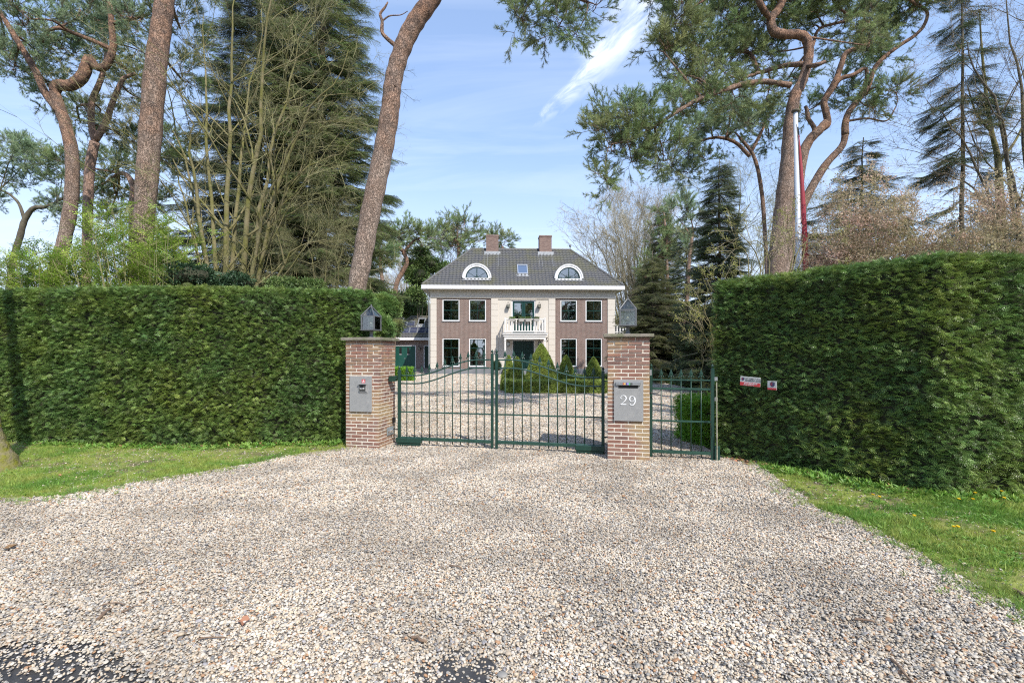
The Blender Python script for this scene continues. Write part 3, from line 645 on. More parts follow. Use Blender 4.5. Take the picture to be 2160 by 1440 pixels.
def lantern_small(root, x, y, z, s=1.0, stem=True):
    q = MB(); w = .11 * s; h = .26 * s
    for a in (-1, 1):
        for b in (-1, 1):
            q.tube([(x + a * w, y + b * w, z), (x + a * w * 1.05, y + b * w * 1.05, z + h)], .012 * s, 4); q.tube([(x + a * w * 1.05, y + b * w * 1.05, z + h), (x, y, z + h + .2 * s)], .011 * s, 4)
    for zz in (z, z + h):
        for a in (-1, 1):
            q.tube([(x - w, y + a * w, zz), (x + w, y + a * w, zz)], .012 * s, 4); q.tube([(x + a * w, y - w, zz), (x + a * w, y + w, zz)], .012 * s, 4)
    q.tube([(x, y, z + h + .2 * s), (x, y, z + h + .27 * s)], .014 * s, 5)
    q.tube([(x, y + w, z + .02), (x, y + w + .12, z + .1)], .012, 4)
    if stem: q.tube([(x, y, z), (x, y, z - .14 * s)], .018 * s, 5)
    o = q.build('wall_lantern', M['iron'], root)
    g = MB(); g.box(x - w * .96, x + w * .96, y - w * .96, y + w * .96, z + .005, z + h - .005); g.build('lantern_glass', M['glass_lamp'], o)
    g = MB(); g.lathe([(.02, 0), (.02, .1), (.03, .12), (.0, .17)], 8, (x, y, z + .01)); g.build('bulb', M['bulb'], o)
for pxx in (1071.6, 1136.8): lantern_small(house, lx(pxx), -.25, lz(650), 1.05, False)
for pxx in (1071.6, 1137.5): lantern_small(house, lx(pxx), -.25, lz(729), 1.0, True)
q = MB(); q.bbox(lx(1154) - .04, lx(1154) + .04, -.16, -.03, lz(713), lz(711), .005); q.build('security_camera', M['darkplastic'], house); q = MB(); q.bbox(lx(1154.5) - .03, lx(1154.5) + .03, -.1, -.03, lz(720), lz(717), .005); q.build('doorbell', M['darkplastic'], house)
# side terrace at the right of the house
q = MB(); q.bbox(XW - .02, XW + 1.55, 1.6, 6.5, 0, 3.35, .01); q.build('side_wing', M['cream'], house)
q = MB()
for z in (3.55, 4.18): q.bbox(XW, XW + 1.5, 1.62, 1.70, z, z + .08, .006)
q.build('terrace_rail', M['white'], house)
bm2 = MB().bbox(-.055, .055, 0, .04, 3.38, 4.18, .006).mesh('baluster', M['white'])
for i in range(6): link(bpy.data.objects.new('baluster', bm2), house, (XW + .1 + i * .26, 1.64, 0))
box_ob('terrace_screen', M['plinth'], house, XW, XW + 1.5, 1.85, 1.88, 3.36, 4.14)
# downpipe at the left corner
q = MB(); q.tube([(-XW - .3, -.45, 6.98), (-XW - .12, -.02, 6.7), (-XW - .12, .02, 6.5)], .045, 8); q.tube([(-XW - .12, .05, 6.5), (-XW - .12, .05, .5)], .045, 8); q.build('downpipe', M['flashing'], house)

# ------------------------------------------------------------------ garage wing
GY = 46.5; gar = empty('garage', (0, GY, 0.30), 0, 'low brick garage wing with dark green doors and solar panels on its roof', 'garage')
def gx(px, Y=GY): return (px - 1080) / 1000 * Y
def gz(py, Y=GY): return 1.70 + (746 - py) / 1000 * Y - 0.30
q = MB(); wall_open(q, -12.2, -6.4, 0, 2.75, [(gx(832), gx(877.5), 0, gz(728)), (gx(894), -7.5, 0, gz(728))], depth=.25); q.box(-12.2, -6.4, .8, 4.5, 0, 2.7); q.build('brick_wall', M['facade'], gar)
q = MB(); q.bbox(-12.5, -6.4, -.45, -.38, 2.72, 2.98, .01); q.bbox(-12.5, -12.44, -.38, 4.8, 2.72, 2.98, .01); q.build('fascia', M['windowwhite'], gar)
q = MB(); q.bbox(-12.43, -6.4, -.38, 4.8, 2.72, 2.80, .01); q.build('soffit', M['cream'], gar)
def gr_z(y): return 2.98 + (y + .42) * .9
q = MB(); q.add([(-12.48, -.42, 2.98), (-5.5, -.42, 2.98), (-5.5, 5.0, 2.98), (-12.48, 5.0, 2.98), (-10.3, 2.0, gr_z(2.0)), (-5.5, 2.0, gr_z(2.0))], [np.array([[0, 1, 5, 4], [2, 3, 4, 5]]), np.array([[3, 0, 4]])]); q.build('roof', M['roof'], gar)
tag(tiled_slope(gar, -12.48, -5.5, -10.3, -5.5, -.45, 2.99, 2.42, .9), kind='stuff')
ridge(gar, (-10.3, 2.0, gr_z(2.0) + .03), (-5.5, 2.0, gr_z(2.0) + .03), .09); ridge(gar, (-12.48, -.42, 3.0), (-10.3, 2.0, gr_z(2.0) + .03), .09)
skylight(gar, gx(889.5, 47.8), .95, 1.75, .72, gr_z, .9)
ang = math.atan(.9)
def solar(x0, x1, y0, y1):
    n = np.array([0, -math.sin(ang), math.cos(ang)])
    def slab(mb, xa, xb, ya, yb_, h0, h1):
        v = [np.array([x, y, gr_z(y)]) + n * h for h in (h0, h1) for y in (ya, yb_) for x in (xa, xb)]
        mb.add(v, np.array([[0, 2, 3, 1], [4, 5, 7, 6], [0, 1, 5, 4], [2, 6, 7, 3], [0, 4, 6, 2], [1, 3, 7, 5]]))
    q = MB(); slab(q, x0, x1, y0, y1, .09, .115); o = q.build('solar_panel', M['alu'], gar)
    q = MB(); 
    for i in range(4):
        a = y0 + .03 + (y1 - y0 - .04) * i / 4; slab(q, x0 + .03, x1 - .03, a, a + (y1 - y0) / 4 - .035, .116, .12)
    q.build('solar_cells', M['panel'], o)
for i in range(6): solar(gx(829) + i * .79, gx(829) + i * .79 + .76, .02, .66)
for i in range(2): solar(gx(844.5, 48) + i * .79, gx(844.5, 48) + i * .79 + .76, .84, 1.42)
leaf = leaf_door  # the garage doors are boarded and have two slit windows
for (u, v, wx) in ((gx(833.5), gx(854) - .01, gx(844.6)), (gx(854) + .01, gx(876), gx(861))):
    q = MB(); q.bbox(u, v, .06, .12, 0, gz(730), .01); d = q.build('garage_door', M['garage_green'], gar)
    q = MB(); q.bbox(wx - .11, wx + .11, .045, .07, gz(747), gz(733), .004); q.build('slit_window', M['slot'], d)
    box_ob('sill', M['windowwhite'], d, wx - .11, wx + .11, .03, .06, gz(747.8), gz(746.8))
q = MB(); q.lathe([(0, 0), (.05, .01), (.05, .05), (0, .06)], 8); q.build('door_handle', M['steel'], gar, loc=(gx(854), .05, gz(756)), rot=(R(90), 0, 0))
q = MB()
for (u, v) in ((gx(832), gx(877.5)), (gx(894), -7.5)):
    q.bbox(u, v, -.02, .1, gz(728) - .07, gz(728), .006); q.bbox(v - .07, v, -.02, .1, 0, gz(728) - .07, .006); q.bbox(u, u + .07, -.02, .1, 0, gz(728) - .07, .006)
q.build('door_frame', M['windowwhite'], gar)
q = MB(); q.bbox(gx(894) + .07, -7.57, .06, .12, 0, gz(730), .01); q.build('side_door', M['door_green'], gar)
lantern_small(gar, gx(885), -.22, gz(737), .85, False)

# ------------------------------------------------------------------ gate pillars, every brick a piece of its own
ROT = -math.atan2(0.2151, 0.9766)
D = np.array([0.9766, -0.2151, 0]); NN = np.array([0.2151, 0.9766, 0])
CH = 0.0625; BL = 0.22; J = 0.014
def brick_variants(l, n=4):
    out = []
    for k in range(n):
        q = MB(); q.bbox(0, l - J, 0, 0.10, 0, CH - J, 0.005)
        v = q.v[0]; v += rs.uniform(-.0018, .0018, v.shape); out.append(q.mesh('brick', M['brick']))
    return out
STR = brick_variants(BL); HED = brick_variants(BL / 2)
def pillar(loc, label, visible_side, ncourse=31):
    p = empty('gate_pillar', loc, ROT, label, 'gate pillar')
    H = ncourse * CH; s3 = 3 * BL - J
    core = MB(); core.box(-s3 / 2 + .0035, s3 / 2 - .0035, .0035, s3 - .0035, -.06, H); core.build('mortar', M['mortar'], p)
    hid = MB()
    for c in range(-1, ncourse):
        z = c * CH + J / 2; inset = 0.0; proud = -0.007 if c > ncourse - 8 else 0.0
        o = inset + proud
        lay = []   # (kind, face, start) face: F front, B back, L left, R right
        if c % 2 == 0:
            lay = [('s', 'F', 0), ('s', 'F', 1), ('s', 'F', 2), ('s', 'B', 0), ('s', 'B', 1), ('s', 'B', 2)] + [('s', f, u) for f in 'LR' for u in (.5, 1.5)]
        else:
            lay = [('s', 'L', 0), ('s', 'L', 1), ('s', 'L', 2), ('s', 'R', 0), ('s', 'R', 1), ('s', 'R', 2)] + [('s', f, u) for f in 'FB' for u in (.5, 1.5)]
        for kd, f, u in lay:
            a = u * BL
            jit = rs.uniform(-.0015, .0015)
            if f == 'F': lo, rz = (-s3 / 2 + a, o + jit, z), 0.0
            elif f == 'B': lo, rz = (s3 / 2 - a, s3 - o - jit, z), math.pi
            elif f == 'R': lo, rz = (s3 / 2 - o - jit, a, z), math.pi / 2
            else: lo, rz = (-s3 / 2 + o + jit, s3 - a, z), -math.pi / 2
            vis = f in ('F', visible_side) or (f == 'LR'['RL'.index(visible_side)] and a >= 2 * BL - .01 and visible_side == 'R') or (f == 'R' and visible_side == 'L' and a < .01)
            me = STR[rs.randint(4)]
            if vis and c >= 0: link(bpy.data.objects.new('brick', me), p, lo, (0, 0, rz))
            else:
                q = MB().bbox(0, BL - J, 0, .10, 0, CH - J, .005); v = q.v[0]; cs, sn = math.cos(rz), math.sin(rz)
                v2 = np.stack([v[:, 0] * cs - v[:, 1] * sn + lo[0], v[:, 0] * sn + v[:, 1] * cs + lo[1], v[:, 2] + lo[2]], 1)
                for ff, mi in q.f: hid.f.append((ff + hid.n, mi))
                hid.v.append(v2); hid.n += len(v2)
    tag(hid.build('brickwork', M['brick'], p), kind='stuff')
    q = MB(); q.bbox(-s3 / 2 - .065, s3 / 2 + .065, -.065, s3 + .065, H + .003, H + .055, .006)
    v = q.v[0]; v += rs.uniform(-.002, .002, v.shape); q.build('capstone', M['capstone'], p)
    return p
pL = pillar((-2.69, 8.5, 0.0), 'left gate pillar of red brown brick with the intercom plate and lantern on top', 'R')
pR = pillar((1.841, 7.5, 0.022), 'right gate pillar of red brown brick carrying the number 29 letterbox plate', 'L')
HP = 31 * CH + .055
def top_lantern(base, label):
    t = empty('pillar_lantern', base, ROT, label, 'lantern', 'lanterns on the gate pillars')
    q = MB(); q.lathe([(.075, 0), (.07, .012), (.032, .03), (.028, .06), (.03, .12), (.045, .135), (.0, .136)], 14); q.build('stem', M['lead'], t, True)
    z0, z1, z2 = .14, .40, .585; w = .125; q = MB()
    for a in (-1, 1):
        for b in (-1, 1):
            q.bbox(a * w - .012, a * w + .012, b * w - .012, b * w + .012, z0 + .018, z1 - .01, .002)
            q.tube([(a * (w + .008), b * (w + .008), z1 + .008), (a * .012, b * .012, z2)], [.011, .009], 4)
    for z, t_ in ((z0, .018), (z1 - .01, .02)):
        for a in (-1, 1):
            q.bbox(-w - .016, w + .016, a * w - .014, a * w + .014, z, z + t_, .002); q.bbox(a * w - .014, a * w + .014, -w + .014, w - .014, z, z + t_, .002)
    q.bbox(-w, w, -w, w, z0 - .006, z0 + .004, .001); q.lathe([(.024, z2 - .02), (.026, z2), (.012, z2 + .012), (.018, z2 + .025), (.0, z2 + .045)], 8)
    q.build('cage', M['lead'], t)
    g = MB()
    for a in (-1, 1):
        g.box(-w + .012, w - .012, a * (w - .002) - .0015, a * (w - .002) + .0015, z0 + .018, z1 - .01); g.box(a * (w - .002) - .0015, a * (w - .002) + .0015, -w + .012, w - .012, z0 + .018, z1 - .01)
    g.build('side_pane', M['glass_lamp'], t)
    g = MB(); e = w + .004; g.add([(-e, -e, z1 + .01), (e, -e, z1 + .01), (e, e, z1 + .01), (-e, e, z1 + .01), (0, 0, z2 - .004)], np.array([[0, 1, 4], [1, 2, 4], [2, 3, 4], [3, 0, 4]])); g.build('roof_pane', M['glass_lamp'], t)
    g = MB(); g.lathe([(.022, z0 + .005), (.022, z0 + .05), (.014, z0 + .055)], 10); g.build('bulb_holder', M['darkplastic'], t)
    g = MB(); g.lathe([(.014, z0 + .055), (.03, z0 + .085), (.032, z0 + .11), (.018, z0 + .15), (0, z0 + .155)], 10); g.build('bulb', M['bulb'], t, True)
cL_ = np.array([-2.69, 8.5, 0]) + NN * .33; cR_ = np.array([1.841, 7.5, .022]) + NN * .33
top_lantern(tuple(cL_ + np.array([0, 0, HP])), 'grey metal lantern with pointed glass roof on the left gate pillar')
top_lantern(tuple(cR_ + np.array([0, 0, HP])), 'grey metal lantern with pointed glass roof on the right gate pillar')
# plate with the intercom, a part of the left pillar
zc = lambda py, Y: 1.70 + (746 - py) / 1000 * Y
def local_x(px, c):   # where the sight line through px meets the pillar front, measured along it
    u = (px - 1080) / 1000; Y = (np.dot(NN[:2], c[:2])) / (NN[0] * u + NN[1]); return float(np.dot(np.array([u * Y, Y]) - c[:2], D[:2]))
cl, cr = np.array([-2.69, 8.5]), np.array([1.841, 7.5])
xa, xb = local_x(739, cl), local_x(784.8, cl); za, zb_ = zc(868, 8.5), zc(793, 8.5)
pl = box_ob('stone_plate', M['bluestone'], pL, xa, xb, -.028, .03, za, zb_, .003)
xc = local_x(767, cl); zi = zc(816.5, 8.5)
q = MB(); q.bbox(xc - .075, xc + .085, -.05, -.028, zi - .075, zi + .062, .004); q.bbox(xc - .06, xc + .10, -.04, -.028, zi - .10, zi - .078, .003); q.bbox(xc - .08, xc + .09, -.075, -.05, zi + .056, zi + .066, .002)
ic = q.build('intercom', M['bluestone'], pL)
q = MB(); q.bbox(xc - .055, xc + .065, -.058, -.049, zi - .062, zi + .055, .004); q.build('intercom_face', M['steel_dark'], ic)
q = MB(); q.lathe([(.0, 0), (.026, 0), (.026, .012), (.018, .014), (.0, .008)], 16); q.build('camera_eye', M['darkplastic'], ic, loc=(xc - .005, -.058, zi + .018), rot=(R(90), 0, 0))
q = MB(); q.bbox(xc - .04, xc + .012, -.062, -.058, zi - .025, zi - .006, .001); q.bbox(xc + .028, xc + .046, -.062, -.058, zi - .025, zi - .006, .001); q.build('call_button', M['numwhite'], ic)
st = box_ob('red_sticker', M['red'], pL, xc - .02, xc + .048, -.031, -.0285, zi + .075, zi + .145)
q = MB(); q.bbox(xc + .0, xc + .032, -.033, -.031, zi + .11, zi + .13, .001); q.bbox(xc - .012, xc + .04, -.033, -.031, zi + .082, zi + .095, .001); q.build('sticker_mark', M['numwhite'], pL)
# number plate letterbox
xa, xb = local_x(1295, cr), local_x(1357, cr); zo = -.022; za, zb_ = zc(887.5, 7.5) + zo, zc(800.5, 7.5) + zo
box_ob('letterbox_plate', M['bluestone'], pR, xa, xb, -.028, .03, za, zb_, .003)
def pr(px, py): return local_x(px, cr), zc(py, 7.5) + zo
x0, z1 = pr(1299, 805); x1, z0 = pr(1351, 812)
fl = box_ob('letterbox_flap', M['steel'], pR, x0, x1, -.055, -.029, z0, z1, .004)
x0, z1 = pr(1304.5, 812.3); x1, z0 = pr(1345.5, 818); box_ob('letter_slot', M['slot'], pR, x0, x1, -.032, -.0285, z0, z1)
for k, (c0, c1, col) in enumerate(((1313.5, 1316, (0.5, .12, .05)), (1316, 1319.5, (.75, .45, .12)), (1319.5, 1323, (.1, .08, .25)), (1323, 1326, (.35, .3, .75)), (1326, 1329, (.08, .5, .15)), (1329, 1334, (.08, .08, .08)))):
    xx0, zz1 = pr(c0, 807); xx1, zz0 = pr(c1, 811); box_ob('sticker', mat('sticker_print', col, .5), fl, xx0, xx1, -.0575, -.055, zz0, zz1)
def stroke(mb, pts, wid, sub=5, y0=-.034, y1=-.029):
    P = smooth_path([(a, 0, b) for a, b in pts], sub); w = np.interp(np.linspace(0, 1, len(P)), np.linspace(0, 1, len(wid)), wid)
    T = np.gradient(P, axis=0); T /= np.linalg.norm(T, axis=1, keepdims=True) + 1e-9; Nn = np.stack([-T[:, 2], 0 * T[:, 0], T[:, 0]], 1); n = len(P)
    A = P + Nn * w[:, None] / 2; B = P - Nn * w[:, None] / 2
    v = np.vstack([A + [0, y0, 0], B + [0, y0, 0], A + [0, y1, 0], B + [0, y1, 0]]); F = []
    for i in range(n - 1): F += [[i, n + i, n + i + 1, i + 1], [i, i + 1, 2 * n + i + 1, 2 * n + i], [n + i, 3 * n + i, 3 * n + i + 1, n + i + 1]]
    F += [[0, 2 * n, 3 * n, n], [n - 1, 2 * n - 1, 4 * n - 1, 3 * n - 1]]
    mb.add(v, np.array(F))
def crop3(x, y): return pr(1285 + x / 14.4, 795 + y / 14.4)
k = 1 / 14.4 / 133
q = MB(); stroke(q, [crop3(*p) for p in ((372, 650), (352, 630), (362, 585), (425, 556), (490, 575), (515, 640), (480, 715), (410, 775), (355, 826))], [26 * k, 20 * k, 14 * k, 16 * k, 34 * k, 36 * k, 24 * k, 12 * k, 8 * k])
stroke(q, [crop3(*p) for p in ((345, 826), (430, 826), (522, 826))], [30 * k, 28 * k, 26 * k], y0=-.0345)
dg = q.build('digit_two', M['numwhite'], pR)
q = MB(); stroke(q, [crop3(*p) for p in ((700, 570), (645, 590), (620, 650), (640, 710), (690, 735), (745, 705), (758, 640), (740, 590), (700, 570))], [10 * k, 26 * k, 34 * k, 26 * k, 10 * k, 14 * k, 20 * k, 14 * k, 10 * k])
stroke(q, [crop3(*p) for p in ((752, 590), (785, 650), (785, 740), (745, 820), (690, 846), (640, 826), (632, 796))], [14 * k, 34 * k, 36 * k, 26 * k, 12 * k, 20 * k, 28 * k], y0=-.0345)
q.build('digit_nine', M['numwhite'], pR)
# fittings on the left pillar's inner side
s = .33
def on_side(y0, y1, z0, z1, d, name, m): return box_ob(name, m, pL, s - .002, s + d, y0, y1, z0, z1, .003)
on_side(.30, .55, .20, .34, .012, 'wall_plate', M['galv']); on_side(.33, .52, .225, .285, .018, 'plate_window', M['glass_sky'])
on_side(.52, .60, .40, .50, .03, 'gate_sensor', M['darkplastic'])

# ------------------------------------------------------------------ gates
def spear(mb, x, z, y=0.0, s=1.0):
    mb.lathe([(.008, 0), (.014, .006), (.014, .014), (.009, .02), (.009, .05), (.013, .055), (.009, .062)], 8, (x, y, z))
    b = [(0, .058), (.030, .085), (.018, .122), (0, .18)]
    L_ = [(-a, h) for a, h in b[1:3]]; pts = [(0, .055)] + [(a, h) for a, h in b[1:]] + L_[::-1]
    n = len(pts); v = [(x + a * s, y, z + h * s) for a, h in pts]; c = [(x, y - .008, z + .095 * s), (x, y + .008, z + .095 * s)]
    mb.add(v + c, np.array([[i, (i + 1) % n, n] for i in range(n)] + [[(i + 1) % n, i, n + 1] for i in range(n)]))
    for d in (-1, 1):
        mb.tube([(x, y, z + .05), (x + d * .018, y, z + .066), (x + d * .034, y, z + .052), (x + d * .038, y, z + .034)], [.007, .007, .007, .010], 5)
def bud(mb, x, z, y=0.0):
    mb.lathe([(.020, 0), (.022, .006), (.010, .014), (.012, .022), (.022, .034), (.024, .048), (.014, .064), (.004, .078), (0, .082)], 10, (x, y, z))
def S(f): 
    f = min(1, max(0, (f - .16) / .70)); return f * f * (3 - 2 * f)
def gate_leaf(loc, L, label, flip, hs=(1.152, 1.300), hc=(1.448, 1.592)):
    g = empty('gate_leaf', loc, ROT, label, 'gate', 'two leaves of the driveway gate')
    X = (lambda f: f * L) if not flip else (lambda f: (1 - f) * L)
    hp = MB(); x = X(0); hp.bbox(x - .026, x + .026, -.026, .026, -.03, 1.40, .003); bud(hp, x, 1.40); hp.build('hinge_post', M['green'], g)
    mp = MB(); x = X(1); mp.bbox(x - .022, x + .022, -.022, .022, .03, 1.695, .003); bud(mp, x, 1.695); mp.build('meeting_post', M['green'], g)
    lo, hi = min(X(0), X(1)), max(X(0), X(1))
    for z, t, nm in ((.145, .027, 'bottom_rail'), (.63, .012, 'middle_rail')):
        box_ob(nm, M['green_light'], g, lo + .024, hi - .020, -t, t, z - t, z + t, .003)
    for i in (0, 1):
        q = MB(); fs = np.linspace(.02, .985, 44); q.tube([(X(f), 0, hs[i] + (hc[i] - hs[i]) * S(f)) for f in fs], .013 if i else .0125, 8); q.build('curved_rail', M['green_light'], g, True)
    for b in range(1, 12):
        f = b / 12; z = hs[1] + (hc[1] - hs[1]) * S(f)
        q = MB(); q.tube([(0, 0, .06), (0, 0, z + .01)], .0095, 8, cap=True); bar = q.build('bar', M['green'], g, True, loc=(X(f), 0, 0))
        q = MB(); spear(q, 0, z + .0); q.build('spearhead', M['green'], bar)
    x0 = X(0); sgn = -1 if flip else 1; a, b = sorted((x0 - .03 * sgn, x0 + .46 * sgn))
    q = MB(); q.bbox(a, b, -.10, -.03, .075, .165, .008); q.bbox(a + .02, b - .02, -.085, -.04, .035, .074, .004); q.build('drive_arm', M['green'], g)
    a, b = sorted((x0 - .12 * sgn, x0 + .22 * sgn)); q = MB(); q.bbox(a, b, -.16, .16, -.02, .022, .006); q.build('motor_cover', M['green'], g)
    for z in (.30, 1.24):
        a, b = sorted((x0 - .026 * sgn, x0 - .12 * sgn)); q = MB(); q.tube([(a, .0, z), (b, .0, z)], .012, 6); q.build('hinge', M['green'] if z > 1 else M['iron'], g)
    if not flip: box_ob('hinge_bracket', M['green'], g, x0 - .19, x0 - .07, -.06, .06, 1.19, 1.29, .004)
    return g
m_ = .40
def on_gate(px, m=m_):
    u = (px - 1080) / 1000; c = np.dot(NN[:2], cl) + m; Y = c / (NN[0] * u + NN[1]); return np.array([u * Y, Y])
def leaf_at(pa, pb, label, flip):
    A, B = on_gate(pa), on_gate(pb); return gate_leaf((A[0], A[1], .0), float(np.linalg.norm(B - A)), label, flip)
leaf_at(842.5, 1038.3, 'left leaf of the dark green spear topped driveway gate', False)
leaf_at(1047.6, 1272, 'right leaf of the dark green spear topped driveway gate', True)
# pedestrian gate
A, B = on_gate(1373.5, .33), on_gate(1503, .33); Lg = float(np.linalg.norm(B - A))
pg = empty('pedestrian_gate', (A[0], A[1], 0), ROT, 'narrow dark green spear topped gate between the number pillar and right hedge', 'gate')
q = MB(); q.bbox(-.02, .02, -.02, .02, .03, 1.46, .003); bud(q, 0, 1.46); q.build('latch_post', M['green'], pg)
q = MB(); q.bbox(Lg - .026, Lg + .026, -.026, .026, .02, 1.46, .003); bud(q, Lg, 1.46); q.build('hinge_post', M['green'], pg)
for z, t, nm in ((1.278, .011, 'upper_rail'), (1.135, .016, 'second_rail'), (.615, .014, 'middle_rail'), (.115, .024, 'bottom_rail')): box_ob(nm, M['green_light'], pg, .02, Lg - .026, -t, t, z - t, z + t, .002)
for b in range(5):
    x = (1395.2 + b * 21.1 - 1373.5) / 129.5 * Lg
    q = MB(); q.tube([(0, 0, .04), (0, 0, 1.29)], .0095, 8); bar = q.build('bar', M['green'], pg, True, loc=(x, 0, 0)); q = MB(); spear(q, 0, 1.285); q.build('spearhead', M['green'], bar)
box_ob('lock_strip', M['steel'], pg, -.024, .006, -.026, -.02, 1.35, 1.44)
q = MB(); q.tube([(0, -.02, 1.07), (0, -.07, 1.07), (.04, -.075, 1.065), (.10, -.075, 1.075), (.13, -.075, 1.10), (.11, -.075, 1.12)], [.011, .010, .009, .009, .009, .006], 8); q.build('handle', M['lead'], pg, True)
for z in (.16, .98, 1.3): box_ob('hinge', M['steel'], pg, Lg + .026, Lg + .075, -.012, .012, z - .03, z + .03, .002)
# pale stake in the hedge beside the pedestrian gate
a = W(1512.5, 955, 7.48); b = W(1511.5, 806, 7.48)
q = MB(); q.tube([(a[0], a[1], -.02), (b[0], b[1], b[2])], [.011, .009], 7); tag(q.build('stake', M['stake']), 'thin pale upright stake at the edge of the right hedge by the narrow gate', 'stake')
q = MB(); q.bbox(-.04, .04, -.03, .03, -.02, .24, .004); q.bbox(-.1, .02, -.04, .04, -.02, .03, .004)
tag(q.build('gate_stop', M['green'], loc=(a[0] + .01, a[1] + .03, 0)), 'short dark green hinge foot standing where the narrow gate meets the right hedge', 'gate foot')

# ------------------------------------------------------------------ foliage pieces (templates) and scattering
def unit(v): return v / (np.linalg.norm(v, axis=-1, keepdims=True) + 1e-9)
def leafs(mb, base, d, n, l, w, mat=0, tri=False):
    base = np.atleast_2d(base); d = unit(np.atleast_2d(d)); n = np.atleast_2d(n); s = unit(np.cross(d, n)); l = np.broadcast_to(np.asarray(l, float), (len(base),))[:, None]; w = np.broadcast_to(np.asarray(w, float), (len(base),))[:, None]
    m = base + d * l * .45; up = unit(np.cross(s, d))
    if tri:
        v = np.stack([base - s * w / 2, base + s * w / 2, base + d * l], 1); f = np.arange(len(base) * 3).reshape(-1, 3)
    else:
        v = np.stack([base, m - s * w / 2 + up * w * .15, base + d * l - up * l * .06, m + s * w / 2 + up * w * .15], 1); f = np.arange(len(base) * 4).reshape(-1, 4)
    mb.add(v.reshape(-1, 3), f, mat)
def rd(n): return unit(rs.normal(size=(n, 3)))
TEMPL = {}
def template(key, fn, mats, n=3):
    if key in TEMPL: return TEMPL[key]
    out = []
    for i in range(n):
        q = MB(); fn(q); out.append(bpy.data.objects.new('sprig', q.mesh('sprig', mats)))
    TEMPL[key] = out; return out
def t_pine(q, nsh=7, nn=22, L=.34, nl=.09, nw=.008):
    q.tube([(0, 0, 0), (L * .5, 0, .01), (L, 0, .03)], [.006, .004, .002], 3, 0, False)
    for i in range(nsh):
        f = .25 + .75 * i / (nsh - 1) if i else .4; b = np.array([L * f, 0, .02 * f]); d = unit(np.array([.75, rs.uniform(-1, 1) * (1.1 - f * .7), rs.uniform(-.3, .75)])); e = b + d * L * .38
        q.tube([b, e], [.003, .002], 3, 0, False); t = rs.uniform(.15, 1, nn)
        leafs(q, b + (e - b) * t[:, None], d + rd(nn) * .85, rd(nn), nl * rs.uniform(.7, 1.1, nn), nw, 1, True)
def t_spruce(q, L=.62, nl=.034, nw=.009):
    q.tube([(0, 0, 0), (L * .5, 0, 0), (L, 0, -.05)], [.006, .004, .002], 3, 0, False); n = 11
    for i in range(n):
        f = .08 + .88 * i / n
        for s in (-1, 1):
            b = np.array([L * f, 0, -.04 * f * f]); l = L * (.42 * (1 - f) + .10) * rs.uniform(.8, 1.15); d = unit(np.array([.8, s * .9, rs.uniform(-.35, .0)]))
            e = b + d * l + np.array([0, 0, -l * .25]); k = max(6, int(l / .013)); t = np.linspace(.05, 1, k); P = b + (e - b) * t[:, None]; q.tube([b, e], [.003, .0015], 3, 0, False)
            sd_ = np.where(np.arange(k) % 2 == 0, 1, -1)[:, None] * unit(np.cross(d, [0, 0, 1]))
            leafs(q, P, sd_ + d * .8 + rd(k) * .4, rd(k), nl, nw, 1, True)
def t_yew(q, L=.13, nl=.030, nw=.011):
    for a in (0, .6, -.6, .25, -.35):
        l = L * (1 if a == 0 else .72); st = np.array([0 if a == 0 else L * .2, 0, 0]); d = np.array([math.cos(a), math.sin(a), rs.uniform(-.15, .25)]); k = int(l / .012); t = np.linspace(.08, 1, k)
        P = st + d * l * t[:, None] + np.array([0, 0, -.02]) * (t ** 2)[:, None]; sg = np.where(np.arange(k) % 2 == 0, 1., -1.)[:, None]; s = unit(np.cross(d, [0, 0, 1])) * sg
        leafs(q, P, s + d * .7 + rd(k) * .18, np.array([[0, 0, 1.]]) + rd(k) * .3, nl * rs.uniform(.8, 1.1, k), nw, 0)
def t_box(q, n=24, r=.055, l=.024, w=.015): leafs(q, rd(n) * r * rs.uniform(.2, 1, (n, 1)), rd(n) + [[.6, 0, 0]], rd(n), l, w, 0)
def t_broad(q, n=15, r=.16, l=.10, w=.038):
    b = rd(n) * r * rs.uniform(.1, 1, (n, 1)) * [1, .8, .6]; leafs(q, b, unit(b) * .8 + rd(n) * .5 + [[.6, 0, .1]], np.array([[0, 0, 1.]]) + rd(n) * .5, l * rs.uniform(.7, 1.1, n), w, 0)
def t_fresh(q, L=.5):
    q.tube([(0, 0, 0), (L * .5, .02, .02), (L, 0, -.02)], [.005, .003, .0015], 3, 0, False)
    for a in (0, .7, -.7, .5, -.5):
        st = np.array([0 if a == 0 else L * rs.uniform(.15, .6), 0, 0]); l = L * (.95 if a == 0 else .45); d = np.array([math.cos(a), math.sin(a), 0]); k = int(l / .03); t = np.linspace(.15, 1, k)
        q.tube([st, st + d * l], [.003, .001], 3, 0, False); sg = np.where(np.arange(k) % 2 == 0, 1., -1.)[:, None]
        leafs(q, st + d * l * t[:, None], np.array([-d[1], d[0], -.15]) * sg + d * .6 + rd(k) * .3, np.array([[0, 0, 1.]]) + rd(k) * .4, .05 * rs.uniform(.7, 1.1, k), .028, 1)
